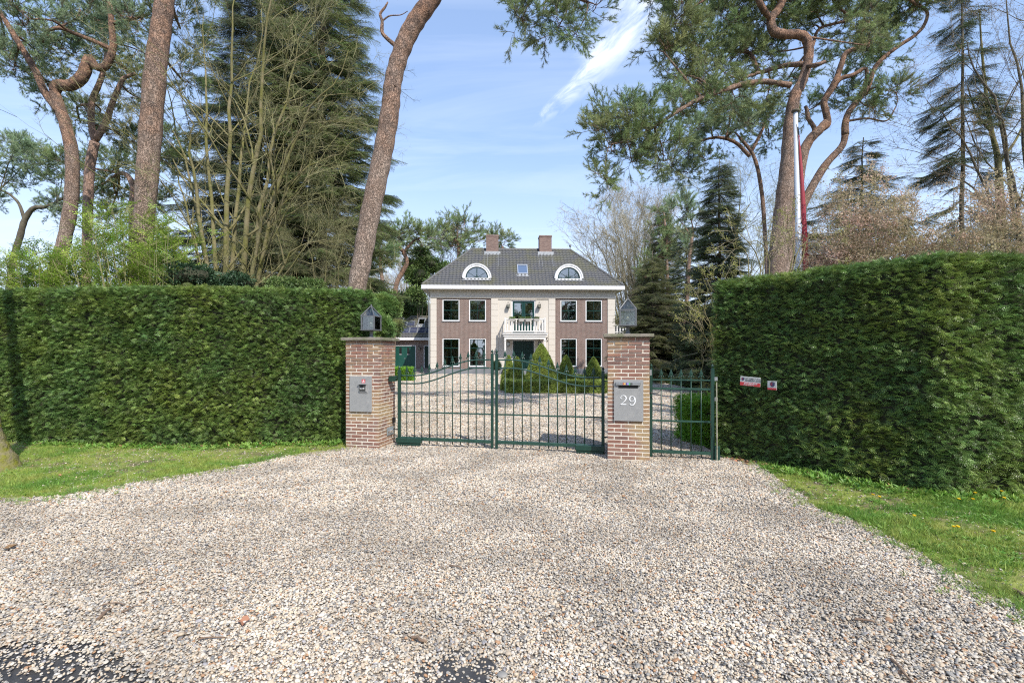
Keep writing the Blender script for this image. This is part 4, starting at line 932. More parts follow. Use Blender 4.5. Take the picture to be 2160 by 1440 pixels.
def t_twig(q, L=.9, buds=False, r0=.006, nb=7, zig=.5, bl=.02):
    ends = []
    def seg(b, d, l, r, lev):
        p = [b]; dd = d.copy(); n = 4
        for i in range(n): dd = unit(dd + rd(1)[0] * .22); p.append(p[-1] + dd * l / n)
        q.tube(p, np.linspace(r, r * .35, n + 1), 3, 0, False)
        if lev < 2:
            for i in range(nb if lev == 0 else 4):
                f = rs.uniform(.15, .95); j = int(f * n); bb = p[j] + (p[j + 1] - p[j]) * (f * n - j); d2 = unit(dd + rd(1)[0] * 1.0); seg(bb, d2, l * rs.uniform(.3, .5), r * .55, lev + 1)
        ends.append((p[-1], dd)); 
        if lev > 0: ends.append((p[2], dd))
    seg(np.zeros(3), np.array([1., 0, 0]), L, r0, 0)
    if buds:
        for (e, d) in ends:
            k = 2; leafs(q, np.repeat([e], k, 0), d + rd(k) * .7, rd(k), bl, bl * .5, 1)
def t_grass(q, n=12, h=.06):
    b = rs.normal(size=(n, 3)) * [.018, .018, 0]; d = np.array([[0, 0, 1.]]) + rd(n) * [.65, .65, .1]; leafs(q, b, d, rd(n), h * rs.uniform(.5, 1.15, n), .0045, 0, True)
def t_weed(q, n=9):
    a = rs.uniform(0, 6.28, n); d = np.stack([np.cos(a), np.sin(a), rs.uniform(.25, .9, n)], 1); leafs(q, d * [.008, .008, 0.0], d, np.array([[0, 0, 1.]]) + rd(n) * .3, rs.uniform(.03, .06, n), .018, 0)
def t_dead(q):
    leafs(q, np.zeros((1, 3)), [[1, 0, .25]], [[0, .3, 1]], .08, .05, 0); leafs(q, [[.02, 0, 0]], [[.5, .8, .3]], [[0, 0, 1]], .04, .03, 0); leafs(q, [[.02, 0, 0]], [[.5, -.8, .1]], [[0, 0, 1]], .04, .03, 0)
NG = {}
def node_group(tset, key, dense=True):
    if key in NG: return NG[key]
    ng = bpy.data.node_groups.new('scatter_' + key, 'GeometryNodeTree')
    ng.interface.new_socket('Geometry', in_out='INPUT', socket_type='NodeSocketGeometry'); ng.interface.new_socket('Geometry', in_out='OUTPUT', socket_type='NodeSocketGeometry')
    N = ng.nodes.new; L = ng.links.new; gi = N('NodeGroupInput'); go = N('NodeGroupOutput'); jn = N('GeometryNodeJoinGeometry')
    if tset is None:
        ico = N('GeometryNodeMeshIcoSphere'); ico.inputs['Radius'].default_value = 1.0; ico.inputs['Subdivisions'].default_value = 2
        sm = N('GeometryNodeSetShadeSmooth'); L(ico.outputs['Mesh'], sm.inputs[0]); ms = N('GeometryNodeSetMaterial'); ms.inputs['Material'].default_value = M['pebble']; L(sm.outputs[0], ms.inputs[0])
        g2 = N('GeometryNodeGeometryToInstance'); L(ms.outputs[0], g2.inputs[0]); L(g2.outputs[0], jn.inputs[0])
    else:
        for t in tset:
            oi = N('GeometryNodeObjectInfo'); oi.inputs['Object'].default_value = t; g2 = N('GeometryNodeGeometryToInstance'); L(oi.outputs['Geometry'], g2.inputs[0]); L(g2.outputs[0], jn.inputs[0])
    ip = N('GeometryNodeInstanceOnPoints'); ip.inputs['Pick Instance'].default_value = True
    def attr(nm, ty): a = N('GeometryNodeInputNamedAttribute'); a.data_type = ty; a.inputs['Name'].default_value = nm; return a.outputs[0]
    L(gi.outputs[0], ip.inputs['Points']); L(jn.outputs[0], ip.inputs['Instance']); L(attr('vi', 'INT'), ip.inputs['Instance Index']); L(attr('rot', 'FLOAT_VECTOR'), ip.inputs['Rotation']); L(attr('scl', 'FLOAT_VECTOR'), ip.inputs['Scale'])
    L(ip.outputs[0], go.inputs[0]); NG[key] = ng; return ng
def scatter(name, key, P, rot, scl, parent=None, kind='stuff'):
    P = np.asarray(P, float); n = len(P); tset = TEMPL.get(key)
    off = np.array(parent.location) if parent is not None else np.zeros(3)
    if parent is not None and parent.parent is not None: off = off + np.array(parent.parent.location)
    me = bpy.data.meshes.new(name); me.vertices.add(n); me.vertices.foreach_set('co', (P - off).astype(np.float32).ravel())
    a = me.attributes.new('rot', 'FLOAT_VECTOR', 'POINT'); a.data.foreach_set('vector', np.asarray(rot, np.float32).ravel())
    a = me.attributes.new('scl', 'FLOAT_VECTOR', 'POINT'); s = np.asarray(scl, float); s = np.repeat(s[:, None], 3, 1) if s.ndim == 1 else s; a.data.foreach_set('vector', s.astype(np.float32).ravel())
    a = me.attributes.new('vi', 'INT', 'POINT'); a.data.foreach_set('value', rs.randint(0, len(tset) if tset else 1, n).astype(np.int32))
    for m_ in (tset[0].data.materials if tset else [M['pebble']]): me.materials.append(m_)
    o = bpy.data.objects.new(name, me); link(o, parent); md = o.modifiers.new('scatter', 'NODES'); md.node_group = node_group(tset, key); return tag(o, kind=kind)
def dir_rot(d, roll=None):
    d = unit(d); n = len(d); roll = rs.uniform(-.6, .6, n) if roll is None else roll
    return np.stack([np.broadcast_to(roll, (n,)), -np.arcsin(np.clip(d[:, 2], -1, 1)), np.arctan2(d[:, 1], d[:, 0])], 1)
template('yew', t_yew, [M['yew']], 4); template('box', t_box, [M['box']], 3)
template('pine', t_pine, [M['bark_dark'], M['needle']], 4); template('pineblue', t_pine, [M['bark_dark'], M['needle_blue']], 4)
template('spruce', t_spruce, [M['bark_dark'], M['spruce']], 3); template('sprucelight', t_spruce, [M['bark_dark'], M['spruce_light']], 3); template('cypress', t_spruce, [M['bark_dark'], M['cypress']], 3)
template('laurel', t_broad, [M['laurel']], 3); template('dark', t_broad, [M['darkleaf']], 3); template('bright', lambda q: t_broad(q, 18, .09, .045, .022), [M['brightgreen']], 3)
template('fresh', t_fresh, [M['twig_moss'], M['fresh']], 3); template('twigmoss', t_twig, [M['twig_moss']], 4); template('twigfar', lambda q: t_twig(q, 1.6, False, .013), [M['haircol']], 4)
template('twigorange', lambda q: t_twig(q, .9, True, .005), [M['twig_brown'], M['budorange']], 3); template('twigbronze', lambda q: t_twig(q, .7, True, .005, 8, .5, .040), [M['twig_pale'], M['bronze']], 4)
template('twigbud', lambda q: t_twig(q, .55, True, .006, 4, .5, .035), [M['twig_pale'], M['budgreen']], 3); template('beech', t_box, [M['beech']], 2)
template('grass', t_grass, [M['grass']], 4); template('weed', t_weed, [M['weed']], 3); template('dead', t_dead, [M['deadleaf']], 2); template('groundcover', lambda q: t_broad(q, 14, .07, .05, .022), [M['laurel']], 2)

# ------------------------------------------------------------------ hedges
def offset_line(pts, d):
    pts = np.array(pts, float); t = np.gradient(pts, axis=0); t /= np.linalg.norm(t, axis=1, keepdims=True); return pts + np.stack([-t[:, 1], t[:, 0]], 1) * d
def hedge(name, label, front, thick, H, dens, key='yew', sc=1.0, seed=0, ends=True, core='core', holes=()):
    F = smooth_path([(x, y, 0) for x, y in front], 5)[:, :2]; Bk = offset_line(F, thick); base = F[len(F) // 2]
    h = empty(name, (base[0], base[1], 0), 0, label, 'hedge'); n = len(F); ins = .11
    Fi = offset_line(F, ins); Bi = offset_line(F, thick - ins); q = MB(); o = np.array([base[0], base[1]])
    ht = H - ins if np.isscalar(H) else None
    v = [(*(p - o), 0) for p in Fi] + [(*(p - o), H - ins) for p in Fi] + [(*(p - o), H - ins) for p in Bi] + [(*(p - o), 0) for p in Bi]
    f = []
    for k in range(3): f += [[k * n + i, k * n + i + 1, (k + 1) * n + i + 1, (k + 1) * n + i] for i in range(n - 1)]
    f += [[0, n, 2 * n, 3 * n], [n - 1, 4 * n - 1, 3 * n - 1, 2 * n - 1]]; q.add(v, np.array(f)); q.build('shade_core', M[core], h)  # solid dark filler, coloured as the shade between the sprigs
    seg = np.linalg.norm(np.diff(F, axis=0), axis=1); cum = np.concatenate([[0], np.cumsum(seg)]); Ltot = cum[-1]
    P = []; Dn = []
    def along(s, line): return np.stack([np.interp(s, cum, line[:, 0]), np.interp(s, cum, line[:, 1])], 1)
    T = np.gradient(F, axis=0); T /= np.linalg.norm(T, axis=1, keepdims=True); Nf = np.stack([T[:, 1], -T[:, 0]], 1)
    m = int(Ltot * H * dens); s = rs.uniform(0, Ltot, m); z = rs.uniform(0.02, H, m); p = along(s, F); nn = along(s, Nf)
    und = .022 * np.sin(s * 3.1 + z * 2.3 + seed) + .022 * np.sin(s * 7.3 - z * 5.1) + .018 * np.sin(z * 13 + s * 2)
    dp = rs.uniform(-.10, .01, m) + und; hole = np.sin(s * 9.1 + 3 * np.sin(z * 4.3)) * np.sin(z * 11.3 + 2.5 * np.sin(s * 3.7)) > .80; dp = np.where(hole, dp - .07, dp)
    P.append(np.column_stack([p + nn * dp[:, None], z])); Dn.append(np.column_stack([nn, np.full(m, .05)]) + rd(m) * .75)
    m = int(Ltot * thick * dens * .9); s = rs.uniform(0, Ltot, m); w = rs.uniform(0, 1, m)[:, None]; p = along(s, F) * (1 - w) + along(s, Bk) * w
    P.append(np.column_stack([p, H + rs.uniform(-.07, .012, m) + .008 * np.sin(s * 5)])); Dn.append(np.array([[0, 0, .7]]) + rd(m) * .9)
    m = int(Ltot * H * dens * .25); s = rs.uniform(0, Ltot, m); z = rs.uniform(0, H, m); P.append(np.column_stack([along(s, Bk), z])); Dn.append(np.column_stack([-along(s, Nf), np.zeros(m)]) + rd(m) * .7)
    if ends:
        for e, sg in ((0, -1), (n - 1, 1)):
            m = int(thick * H * dens); w = rs.uniform(0, 1, m)[:, None]; p = F[e] * (1 - w) + Bk[e] * w; t = T[e] * sg
            P.append(np.column_stack([p - t * rs.uniform(-.01, .09, m)[:, None], rs.uniform(0, H, m)])); Dn.append(np.column_stack([np.repeat([t], m, 0), np.zeros(m)]) + rd(m) * .7)
    P = np.vstack(P); Dn = np.vstack(Dn); keep = np.ones(len(P), bool)
    for (hx, hy, hz, rx, rz) in holes: keep &= ~((np.abs(P[:, 0] - hx) < rx) & (np.abs(P[:, 2] - hz) < rz) & (P[:, 1] < hy + .25))
    P = P[keep]; Dn = Dn[keep]
    scatter('foliage', key, P, dir_rot(Dn), rs.uniform(.75, 1.3, len(P)) * sc, h); return h
left_front = [(-13.5, 9.5), (-10.6, 9.2), (-8.9, 9.0), (-8.1, 8.85), (-7.0, 8.70), (-6.0, 8.62), (-5.0, 8.75), (-4.1, 8.95), (-3.1, 9.08), (-2.72, 9.2)]
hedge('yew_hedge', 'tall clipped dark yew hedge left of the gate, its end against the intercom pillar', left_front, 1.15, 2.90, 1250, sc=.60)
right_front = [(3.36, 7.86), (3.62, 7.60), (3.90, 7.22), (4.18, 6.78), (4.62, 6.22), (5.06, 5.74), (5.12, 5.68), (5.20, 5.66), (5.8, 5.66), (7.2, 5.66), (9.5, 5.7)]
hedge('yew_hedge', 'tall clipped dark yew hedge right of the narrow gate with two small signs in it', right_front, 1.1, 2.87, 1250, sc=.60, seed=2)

# ------------------------------------------------------------------ signs in the right hedge
def txt(s, size, m, parent, x, y, z, nm='lettering', bold=0.0):
    c = bpy.data.curves.new(nm, 'FONT'); c.body = s; c.size = size; c.extrude = 0.0006; c.offset = bold; c.align_x = 'LEFT'; c.resolution_u = 2; c.materials.append(m)
    t = bpy.data.objects.new(nm, c); COL.objects.link(t); dg = bpy.context.evaluated_depsgraph_get(); me = bpy.data.meshes.new_from_object(t.evaluated_get(dg)); COL.objects.unlink(t); bpy.data.objects.remove(t)
    me.materials.clear(); me.materials.append(m); return link(bpy.data.objects.new(nm, me), parent, (x, y, z), (R(90), 0, 0))
def shield(mb, x, z, s, y=-.006):
    pts = [(-.5, .5), (.5, .5), (.5, -.1), (.3, -.38), (0, -.55), (-.3, -.38), (-.5, -.1)]; mb.add([(x + a * s, y, z + b * s) for a, b in pts], np.array([list(range(7))[::-1]]))
Ys = 6.97; A = W(1554, 792, 7.12); B = W(1596, 797, 6.92)
w = float(np.linalg.norm((B - A)[:2])); rz = math.atan2(B[1] - A[1], B[0] - A[0]); hh = .135
sg = empty('security_sign', tuple(A - np.array([.0, .10, hh])), rz, 'wide white and red security sign with a shield, hung in the right hedge', 'sign', 'security signs in the right hedge'); sg.rotation_euler = (0, R(3.5), rz)
box_ob('board', M['signwhite'], sg, 0, w, 0, .006, 0, hh, .001); box_ob('red_band', M['red'], sg, 0.001, w - .001, -.0015, 0, .001, hh * .38)
q = MB(); shield(q, .038, hh * .70, .042, -.003); q.build('shield_emblem', M['navy'], sg)
q = MB(); q.add([(.019, -.004, hh * .83), (.038, -.004, hh * .83), (.038, -.004, hh * .60), (.019, -.004, hh * .62)], np.array([[0, 1, 2, 3]])); q.build('emblem_half', M['maroon'], sg)
txt('DIT OBJECT WORDT', .027, M['iron'], sg, .072, -.003, hh * .74); txt('BEVEILIGD DOOR:', .029, M['iron'], sg, .072, -.003, hh * .52, bold=.0004)
txt('JNX SECURITY', .028, M['numwhite'], sg, .06, -.003, hh * .20, bold=.0004); txt('24-UURS MELDKAMER', .015, M['numwhite'], sg, .05, -.003, hh * .06)
A = W(1611, 802, 6.84); B = W(1630, 802, 6.74); w = float(np.linalg.norm((B - A)[:2])); rz = math.atan2(B[1] - A[1], B[0] - A[0]); hh = .125
sg = empty('security_sign', tuple(A - np.array([.0, .10, hh])), rz, 'small square white sign with a shield, hung right of the wide sign', 'sign', 'security signs in the right hedge')
box_ob('board', M['signwhite'], sg, 0, w, 0, .006, 0, hh, .001); box_ob('red_band', M['red'], sg, .001, w - .001, -.0015, 0, .001, hh * .22)
q = MB(); shield(q, w * .55, hh * .58, .062, -.003); q.build('shield_emblem', M['navy'], sg); q = MB(); q.add([(w * .55 - .027, -.004, hh * .80), (w * .55, -.004, hh * .80), (w * .55, -.004, hh * .45), (w * .55 - .027, -.004, hh * .5)], np.array([[0, 1, 2, 3]])); q.build('emblem_half', M['maroon'], sg)
txt('JNX', .022, M['iron'], sg, w * .38, -.003, hh * .84)

# ------------------------------------------------------------------ shrubs
def ell(px, py, rx, ry, Y, rd_=None):
    c = W(px, py, Y); return (c, np.array([rx * Y / 1000, (rd_ if rd_ else rx * Y / 1000), ry * Y / 1000]))
def shell(blobs, dens, inner=.7, up=.15, spread=.7, zmin=0.03):
    P = []; Dn = []; out = []
    for c, r in blobs:      # every mass is broken into lobes so that its outline is uneven
        out.append((c, r * .78))
        for i in range(9):
            d = rd(1)[0]; d[2] = abs(d[2]) * .9 - .25; out.append((c + d * r * rs.uniform(.55, .8), r * rs.uniform(.28, .46)))
    for c, r in out:
        area = 4 * math.pi * ((r[0] * r[1]) ** 1.6 / 3 + (r[0] * r[2]) ** 1.6 / 3 + (r[1] * r[2]) ** 1.6 / 3) ** (1 / 1.6); n = int(area * dens); d = rd(n)
        P.append(c + d * r * rs.uniform(inner, 1.06, (n, 1)) * (1 + .12 * np.sin(d[:, :1] * 5 + d[:, 2:] * 7))); Dn.append(unit(d / r) + rd(n) * spread + [[0, 0, up]])
    P = np.vstack(P); Dn = np.vstack(Dn); k = P[:, 2] > zmin; return P[k], Dn[k]
def shrub(name, label, blobs, key, dens, sc=1.0, cat='shrub', group=None, core=True, stems=6, inner=.7, spread=.7, up=.15, stem_m='bark_dark', cored=.72):
    b0 = blobs[0][0]; o = empty(name, (b0[0], b0[1], 0), 0, label, cat, group); off = np.array(o.location)
    P, Dn = shell(blobs, dens, inner, up, spread); scatter('foliage', key, P, dir_rot(Dn), rs.uniform(.7, 1.3, len(P)) * sc, o)
    q = MB()
    if core:
        for c, r in blobs:
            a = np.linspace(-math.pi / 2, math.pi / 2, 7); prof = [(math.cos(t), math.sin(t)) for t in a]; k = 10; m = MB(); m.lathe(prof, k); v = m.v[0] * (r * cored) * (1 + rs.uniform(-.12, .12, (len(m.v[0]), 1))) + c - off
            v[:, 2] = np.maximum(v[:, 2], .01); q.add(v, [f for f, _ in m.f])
        q.build('shade_core', M['core'], o)
    q = MB()
    for c, r in blobs:
        for i in range(max(1, stems // len(blobs))):
            e = c - off + rd(1)[0] * r * .5; q.tube(smooth_path([(rs.uniform(-.15, .15), rs.uniform(-.15, .15), 0), e * [.5, .5, .6], e], 3), np.linspace(.035, .012, 7), 5, 0, False)
    q.build('stem', M[stem_m], o); return o

# ------------------------------------------------------------------ trees
def kd_nearest(skp, p):
    d = np.linalg.norm(skp - p, axis=1); i = int(np.argmin(d)); return i, d[i]
def clump_crown(q, skp, skr, blobs, key, o, nsub=7, nsub2=5, nspr=4, sc=1.0, mt=0, gravity=.0):
    P = []; Dn = []
    skp = np.array(skp); skr = np.array(skr)
    for c, r in blobs:
        i, d = kd_nearest(skp, c); b = skp[i]; mid = (b + c) / 2 + rd(1)[0] * d * .12 + [0, 0, .05 * d]; path = smooth_path([b, mid, c], 4)
        r0 = min(skr[i] * .7, .012 + .016 * d + .015 * r.mean()); q.tube(path, np.linspace(r0, max(.010, r0 * .45), len(path)), 6, mt, False)
        vol = (r[0] * r[1] * r[2]) ** (1 / 3.); ns = max(3, int(nsub * (vol / .6) ** 1.3))
        loc = list(path[len(path) // 2:])
        for s in range(ns):
            e = c + rd(1)[0] * r * rs.uniform(.45, .95); b2 = loc[int(np.argmin(np.linalg.norm(np.array(loc) - e, axis=1)))]; dd = e - b2; m = b2 + dd * .5 + rd(1)[0] * np.linalg.norm(dd) * .14 - [0, 0, gravity]
            pt = smooth_path([b2, m, e], 3); q.tube(pt, np.linspace(.013, .006, len(pt)) * sc, 4, mt, False); loc += [pt[2], pt[-1]]
            for s2 in range(nsub2):
                bb = pt[rs.randint(2, len(pt))]; d2 = unit(unit(dd) * .6 + rd(1)[0] * .9 + [0, 0, .15]); l2 = rs.uniform(.12, .34) * sc * 1.4; ee = bb + d2 * l2; q.tube([bb, ee], [.006 * sc, .003 * sc], 3, mt, False)
                t = rs.uniform(.3, 1, nspr)[:, None]; P.append(bb + (ee - bb) * t); Dn.append(d2 + rd(nspr) * .75 + [0, 0, .25])
    P = np.vstack(P); Dn = np.vstack(Dn); return P, Dn
def pxpath(lst, Y):
    # [(px, py, width px[, depth shift])] -> points and radii
    P = np.array([W(a[0], a[1], Y + (a[3] if len(a) > 3 else 0)) for a in lst]); r = np.array([a[2] * (Y + (a[3] if len(a) > 3 else 0)) / 2000 / math.sqrt(1 + ((a[0] - 1080) / 1000) ** 2) for a in lst]); return P, r
def smooth_r(P, r, n=5):
    Q = smooth_path(P, n); return Q, np.interp(np.linspace(0, 1, len(Q)), np.linspace(0, 1, len(P)), r)
def pine(label, Y, trunk, limbs, blobs, key='pine', bark='bark', sc=1.0, nsub=8.5, nsub2=4, nspr=3, group=None, base=None, name='scots_pine', trunk_k=16, flare=1.25, knots=0):
    P, r = pxpath(trunk, Y); foot = P[0] + (P[0] - P[1]) * (P[0][2] / max(.3, (P[1][2] - P[0][2]))) * .6; foot[2] = -.1; foot[1] = Y
    P = np.vstack([foot, P]); r = np.concatenate([[r[0] * flare], r])
    o = empty(name, (foot[0], foot[1], 0), 0, label, 'pine tree' if 'pine' in name else 'tree', group); off = np.array(o.location)
    Q, rr = smooth_r(P - off, r, 8); q = MB(); wob = 1 + .035 * np.sin(np.arange(len(Q)) * 1.3) + rs.uniform(-.02, .02, len(Q)); q.tube(Q, rr * wob, trunk_k)
    for i in range(knots):
        j = rs.randint(len(Q) // 3, len(Q) - 2); d = rd(1)[0] * [1, 1, .3]; q.tube([Q[j], Q[j] + d * rr[j] * 1.25], [rr[j] * .45, rr[j] * .15], 7)
    q.build('trunk', M[bark], o, True)
    skp = list(Q[len(Q) // 2:] + off); skr = list(rr[len(Q) // 2:]); lb = MB()
    for l in limbs:
        LP, lr = pxpath(l, Y); LQ, lrr = smooth_r(LP, lr, 6); lb.tube(LQ - off, lrr * (1 + rs.uniform(-.05, .05, len(LQ))), 10); skp += list(LQ); skr += list(lrr)
    if limbs: lb.build('limb', M[bark], o, True)
    if blobs:
        br = MB(); BB = [ell(*b[:4], Y + (b[4] if len(b) > 4 else 0), b[5] if len(b) > 5 else None) for b in blobs]
        SP, SD = clump_crown(br, skp, skr, BB, key, o, nsub, nsub2, nspr, sc)
        br.v = [v - off for v in br.v]; br.build('branch', M['bark' if bark != 'bark_dark' else 'bark_dark'], o, True)
        scatter('foliage', key, SP, dir_rot(SD), rs.uniform(.75, 1.25, len(SP)) * sc, o)
    return o
def spruce(label, X, Y, H, rad, z0=1.5, key='spruce', whorl=.42, nb=7, droop=.25, sc=1.0, trunk_r=None, bark='bark_dark', name='spruce_tree', shape=1.0, dens=1.0, gaps=0.0, group=None, lean=0.0, cat='conifer'):
    o = empty(name, (X, Y, 0), 0, label, cat, group); tr = trunk_r or H * .013; q = MB(); zz = np.linspace(-.1, H, 14); q.tube(np.column_stack([lean * zz / H + rs.normal(0, .015, 14), rs.normal(0, .015, 14), zz]), np.linspace(tr, .015, 14), 10); q.build('trunk', M[bark], o, True)
    br = MB(); P = []; Dn = []; z = z0
    while z < H - .15:
        f = (z - z0) / (H - z0); Rr = rad * (1 - f ** shape) + .12; a0 = rs.uniform(0, 6.28)
        for i in range(nb):
            a = a0 + i * 6.283 / nb + rs.uniform(-.35, .35); l = Rr * (rs.uniform(.6, 1.12) if not gaps else rs.uniform(.25, 1.35)); d = np.array([math.cos(a), math.sin(a), 0]); zz_ = z + rs.uniform(-.15, .15)
            if rs.rand() < gaps: continue
            n = 6; t = np.linspace(0, 1, n); hz = zz_ + l * (.12 * t - droop * 1.6 * t ** 1.6 + droop * .75 * t ** 3); pts = np.column_stack([d[0] * l * t + lean * zz_ / H, d[1] * l * t, hz])
            br.tube(pts, np.linspace(.008 + .012 * l, .005, n), 4, 0, False); k = max(3, int(l / .17 * dens)); tt = rs.uniform(.12, 1, k) ** .75; px_ = np.stack([np.interp(tt, t, pts[:, c]) for c in range(3)], 1)
            side = np.array([-d[1], d[0], 0]) * np.where(rs.rand(k) < .5, 1, -1)[:, None]; P.append(px_); Dn.append(d * .9 + side * rs.uniform(.1, 1.1, (k, 1)) + np.array([0, 0, -.25]) + rd(k) * .25)
        z += whorl * rs.uniform(.75, 1.25)
    br.build('branch', M[bark], o); P = np.vstack(P) + [X, Y, 0]; Dn = np.vstack(Dn)
    scatter('foliage', key, P, dir_rot(Dn, rs.uniform(-.3, .3, len(Dn))), rs.uniform(.7, 1.2, len(P)) * sc, o); return o
def grow(q, b, d, l, r, lev, maxl, tips, nch=(4, 5, 4), curv=.22, up=.05, ang=.75, k=7, lf=.55):
    n = 6; p = [np.array(b, float)]; dd = unit(np.array(d, float))
    for i in range(n): dd = unit(dd + rd(1)[0] * curv + [0, 0, up]); p.append(p[-1] + dd * l / n)
    rr = np.linspace(r, r * .35, n + 1); q.tube(p, rr, max(3, k - 2 * lev), 0, False); p = np.array(p)
    if lev >= maxl: tips.append((p, dd)); return
    for i in range(nch[min(lev, len(nch) - 1)]):
        f = rs.uniform(.25, .98); j = min(n - 1, int(f * n)); bb = p[j] + (p[j + 1] - p[j]) * (f * n - j); t = unit(p[j + 1] - p[j]); pr_ = unit(np.cross(t, rd(1)[0])); d2 = unit(t * math.cos(ang) + pr_ * math.sin(ang) * rs.uniform(.6, 1.2))
        grow(q, bb, d2, l * lf * rs.uniform(.65, 1.15), np.interp(f, np.linspace(0, 1, n + 1), rr) * .6, lev + 1, maxl, tips, nch, curv, up, ang, k, lf)
    tips.append((p[-3:], dd))
def bare_tree(label, base, stems, key='twigmoss', bark='bark_moss', maxl=2, nch=(5, 4, 4), ntw=3, sc=1.0, name='bare_tree', cat='bare tree', group=None, curv=.18, up=.04, ang=.75, lf=.5, spread=.6, tr=None):
    # stems: (end point, radius, middle point or None)
    o = empty(name, (base[0], base[1], 0), 0, label, cat, group); off = np.array([base[0], base[1], 0]); q = MB(); tips = []; tr_ = MB()
    for s in stems:
        e, r = np.array(s[0]) - off, s[1]; st = np.array([rs.uniform(-.1, .1), rs.uniform(-.1, .1), -.05]) * 1.0 if len(s) < 4 else np.array(s[3]) - off
        m = (np.array(s[2]) - off) if len(s) > 2 and s[2] is not None else st * .5 + e * .5 + rd(1)[0] * .25
        pt = smooth_path([st, m, e], 7); rr = np.linspace(r, r * .10, len(pt)); tr_.tube(pt + rs.normal(0, .02 + .012 * np.linalg.norm(e) / 3, pt.shape) * np.linspace(0, 1, len(pt))[:, None], rr, 9)
        Ls = np.linalg.norm(e - st)
        for i in range(nch[0] + 4):
            f = rs.uniform(.12, 1.0); j = min(len(pt) - 2, int(f * (len(pt) - 1))); t = unit(pt[j + 1] - pt[j]); pr_ = unit(np.cross(t, rd(1)[0])); grow(q, pt[j], unit(t * math.cos(ang) + pr_ * math.sin(ang)), Ls * lf * rs.uniform(.4, .9) * (1.15 - f * .5), rr[j] * .5, 1, maxl, tips, nch, curv, up, ang, 7, lf)
        tips.append((pt[-4:], unit(pt[-1] - pt[-3])))
    tr_.build('trunk', M[bark], o, True); q.build('branch', M[bark], o, True)
    P = []; Dn = []
    for p, d in tips:
        n = ntw; idx = rs.randint(1, len(p), n); P.append(p[idx]); Dn.append(unit(p[-1] - p[0]) + rd(n) * spread)
    P = np.vstack(P) + off; Dn = np.vstack(Dn); k = P[:, 2] > .2; scatter('twig', key, P[k], dir_rot(Dn[k], rs.uniform(0, 6.28, k.sum())), rs.uniform(.6, 1.2, k.sum()) * sc, o); return o

# ------------------------------------------------------------------ trees left of the drive
GP = 'tall scots pines left of the drive'
pine('thick straight scots pine with flaking bark and a pale wound, rising behind the left hedge', 11.0,
     [(298, 600, 44), (303, 480, 48), (316, 300, 52), (328, 150, 50), (340, 60, 46), (347, 0, 44), (352, -120, 40), (345, -300, 34), (360, -480, 24)], [[(345, -100, 22), (420, -200, 16, .5), (500, -260, 10, 1)], [(350, -250, 20), (250, -330, 14, -.5), (180, -380, 8, -1)]],
     [(380, 60, 50, 60, 2.0), (385, 170, 30, 50, 2.2), (420, -60, 60, 40, 1.5), (500, -260, 60, 40, 1), (180, -380, 60, 40, -1), (360, -500, 80, 60, 0), (300, -90, 60, 40, 1)], group=GP, knots=5, nsub=6)
pine('curved scots pine forking low into two knobbly limbs, second trunk from the left edge', 14.5,
     [(115, 590, 32), (135, 510, 33), (150, 425, 33), (152, 330, 32), (140, 270, 30), (127, 230, 28), (115, 195, 26)],
     [[(125, 235, 24), (95, 195, 20), (75, 150, 19), (45, 100, 16), (15, 50, 14), (-10, 10, 12), (-60, -60, 9)], [(115, 195, 28), (122, 180, 30), (150, 180, 30), (175, 160, 30), (188, 125, 26), (200, 140, 20), (222, 140, 20), (238, 105, 18), (236, 60, 15), (230, 0, 13), (215, -70, 10)],
      [(238, 105, 12), (200, 88, 11), (160, 72, 10), (125, 60, 9), (98, 68, 8), (90, 90, 6)], [(236, 50, 10), (280, 40, 8), (315, 30, 6)]],
     [(90, 120, 50, 55, 1), (130, 55, 60, 30, .5), (60, 40, 60, 30, -1), (30, 140, 40, 30, .5), (110, 190, 30, 20, .8), (230, 20, 60, 30, .4), (290, 45, 45, 25, -.4), (170, 20, 50, 30, 1), (-60, -60, 70, 40, 0), (215, -80, 80, 40, 0), (10, 105, 30, 18, 1.2), (300, 110, 30, 18, .5), (140, 110, 40, 30, 1.2)], key='pineblue', group=GP)
pine('pinkish barked scots pine with a forked stem between the curved pine and the thick pine', 17.0,
     [(182, 600, 22), (184, 500, 23), (186, 420, 24), (190, 350, 24), (200, 300, 23)],
     [[(200, 300, 18), (193, 262, 16), (194, 215, 16), (208, 180, 14), (218, 150, 12), (225, 100, 9), (210, 40, 7)], [(202, 295, 18), (222, 260, 16), (238, 215, 14), (252, 182, 12), (262, 165, 10), (285, 155, 8)]],
     [(210, 240, 45, 25, 1), (260, 290, 50, 25, 1.2), (280, 160, 45, 28, .8), (300, 210, 40, 22, 1), (230, 100, 50, 28, .5), (200, 30, 60, 30, .8), (170, 260, 25, 18, 1.5)], bark='bark_pink', group=GP)
pine('small crooked scots pine with a spreading flat crown at the left edge', 22.0,
     [(20, 600, 16), (30, 540, 17), (42, 500, 16), (52, 465, 15), (70, 440, 13), (95, 437, 10)], [[(52, 465, 9), (40, 430, 8), (20, 410, 6), (0, 400, 5)], [(90, 438, 8), (130, 420, 6), (160, 390, 5)]],
     [(30, 320, 50, 28), (90, 345, 50, 24), (10, 370, 45, 18), (130, 380, 40, 22, 1), (120, 440, 30, 20, 1), (60, 310, 40, 20, 1), (-30, 420, 50, 25), (150, 430, 30, 18)], key='pineblue', bark='bark_dark', group=GP)
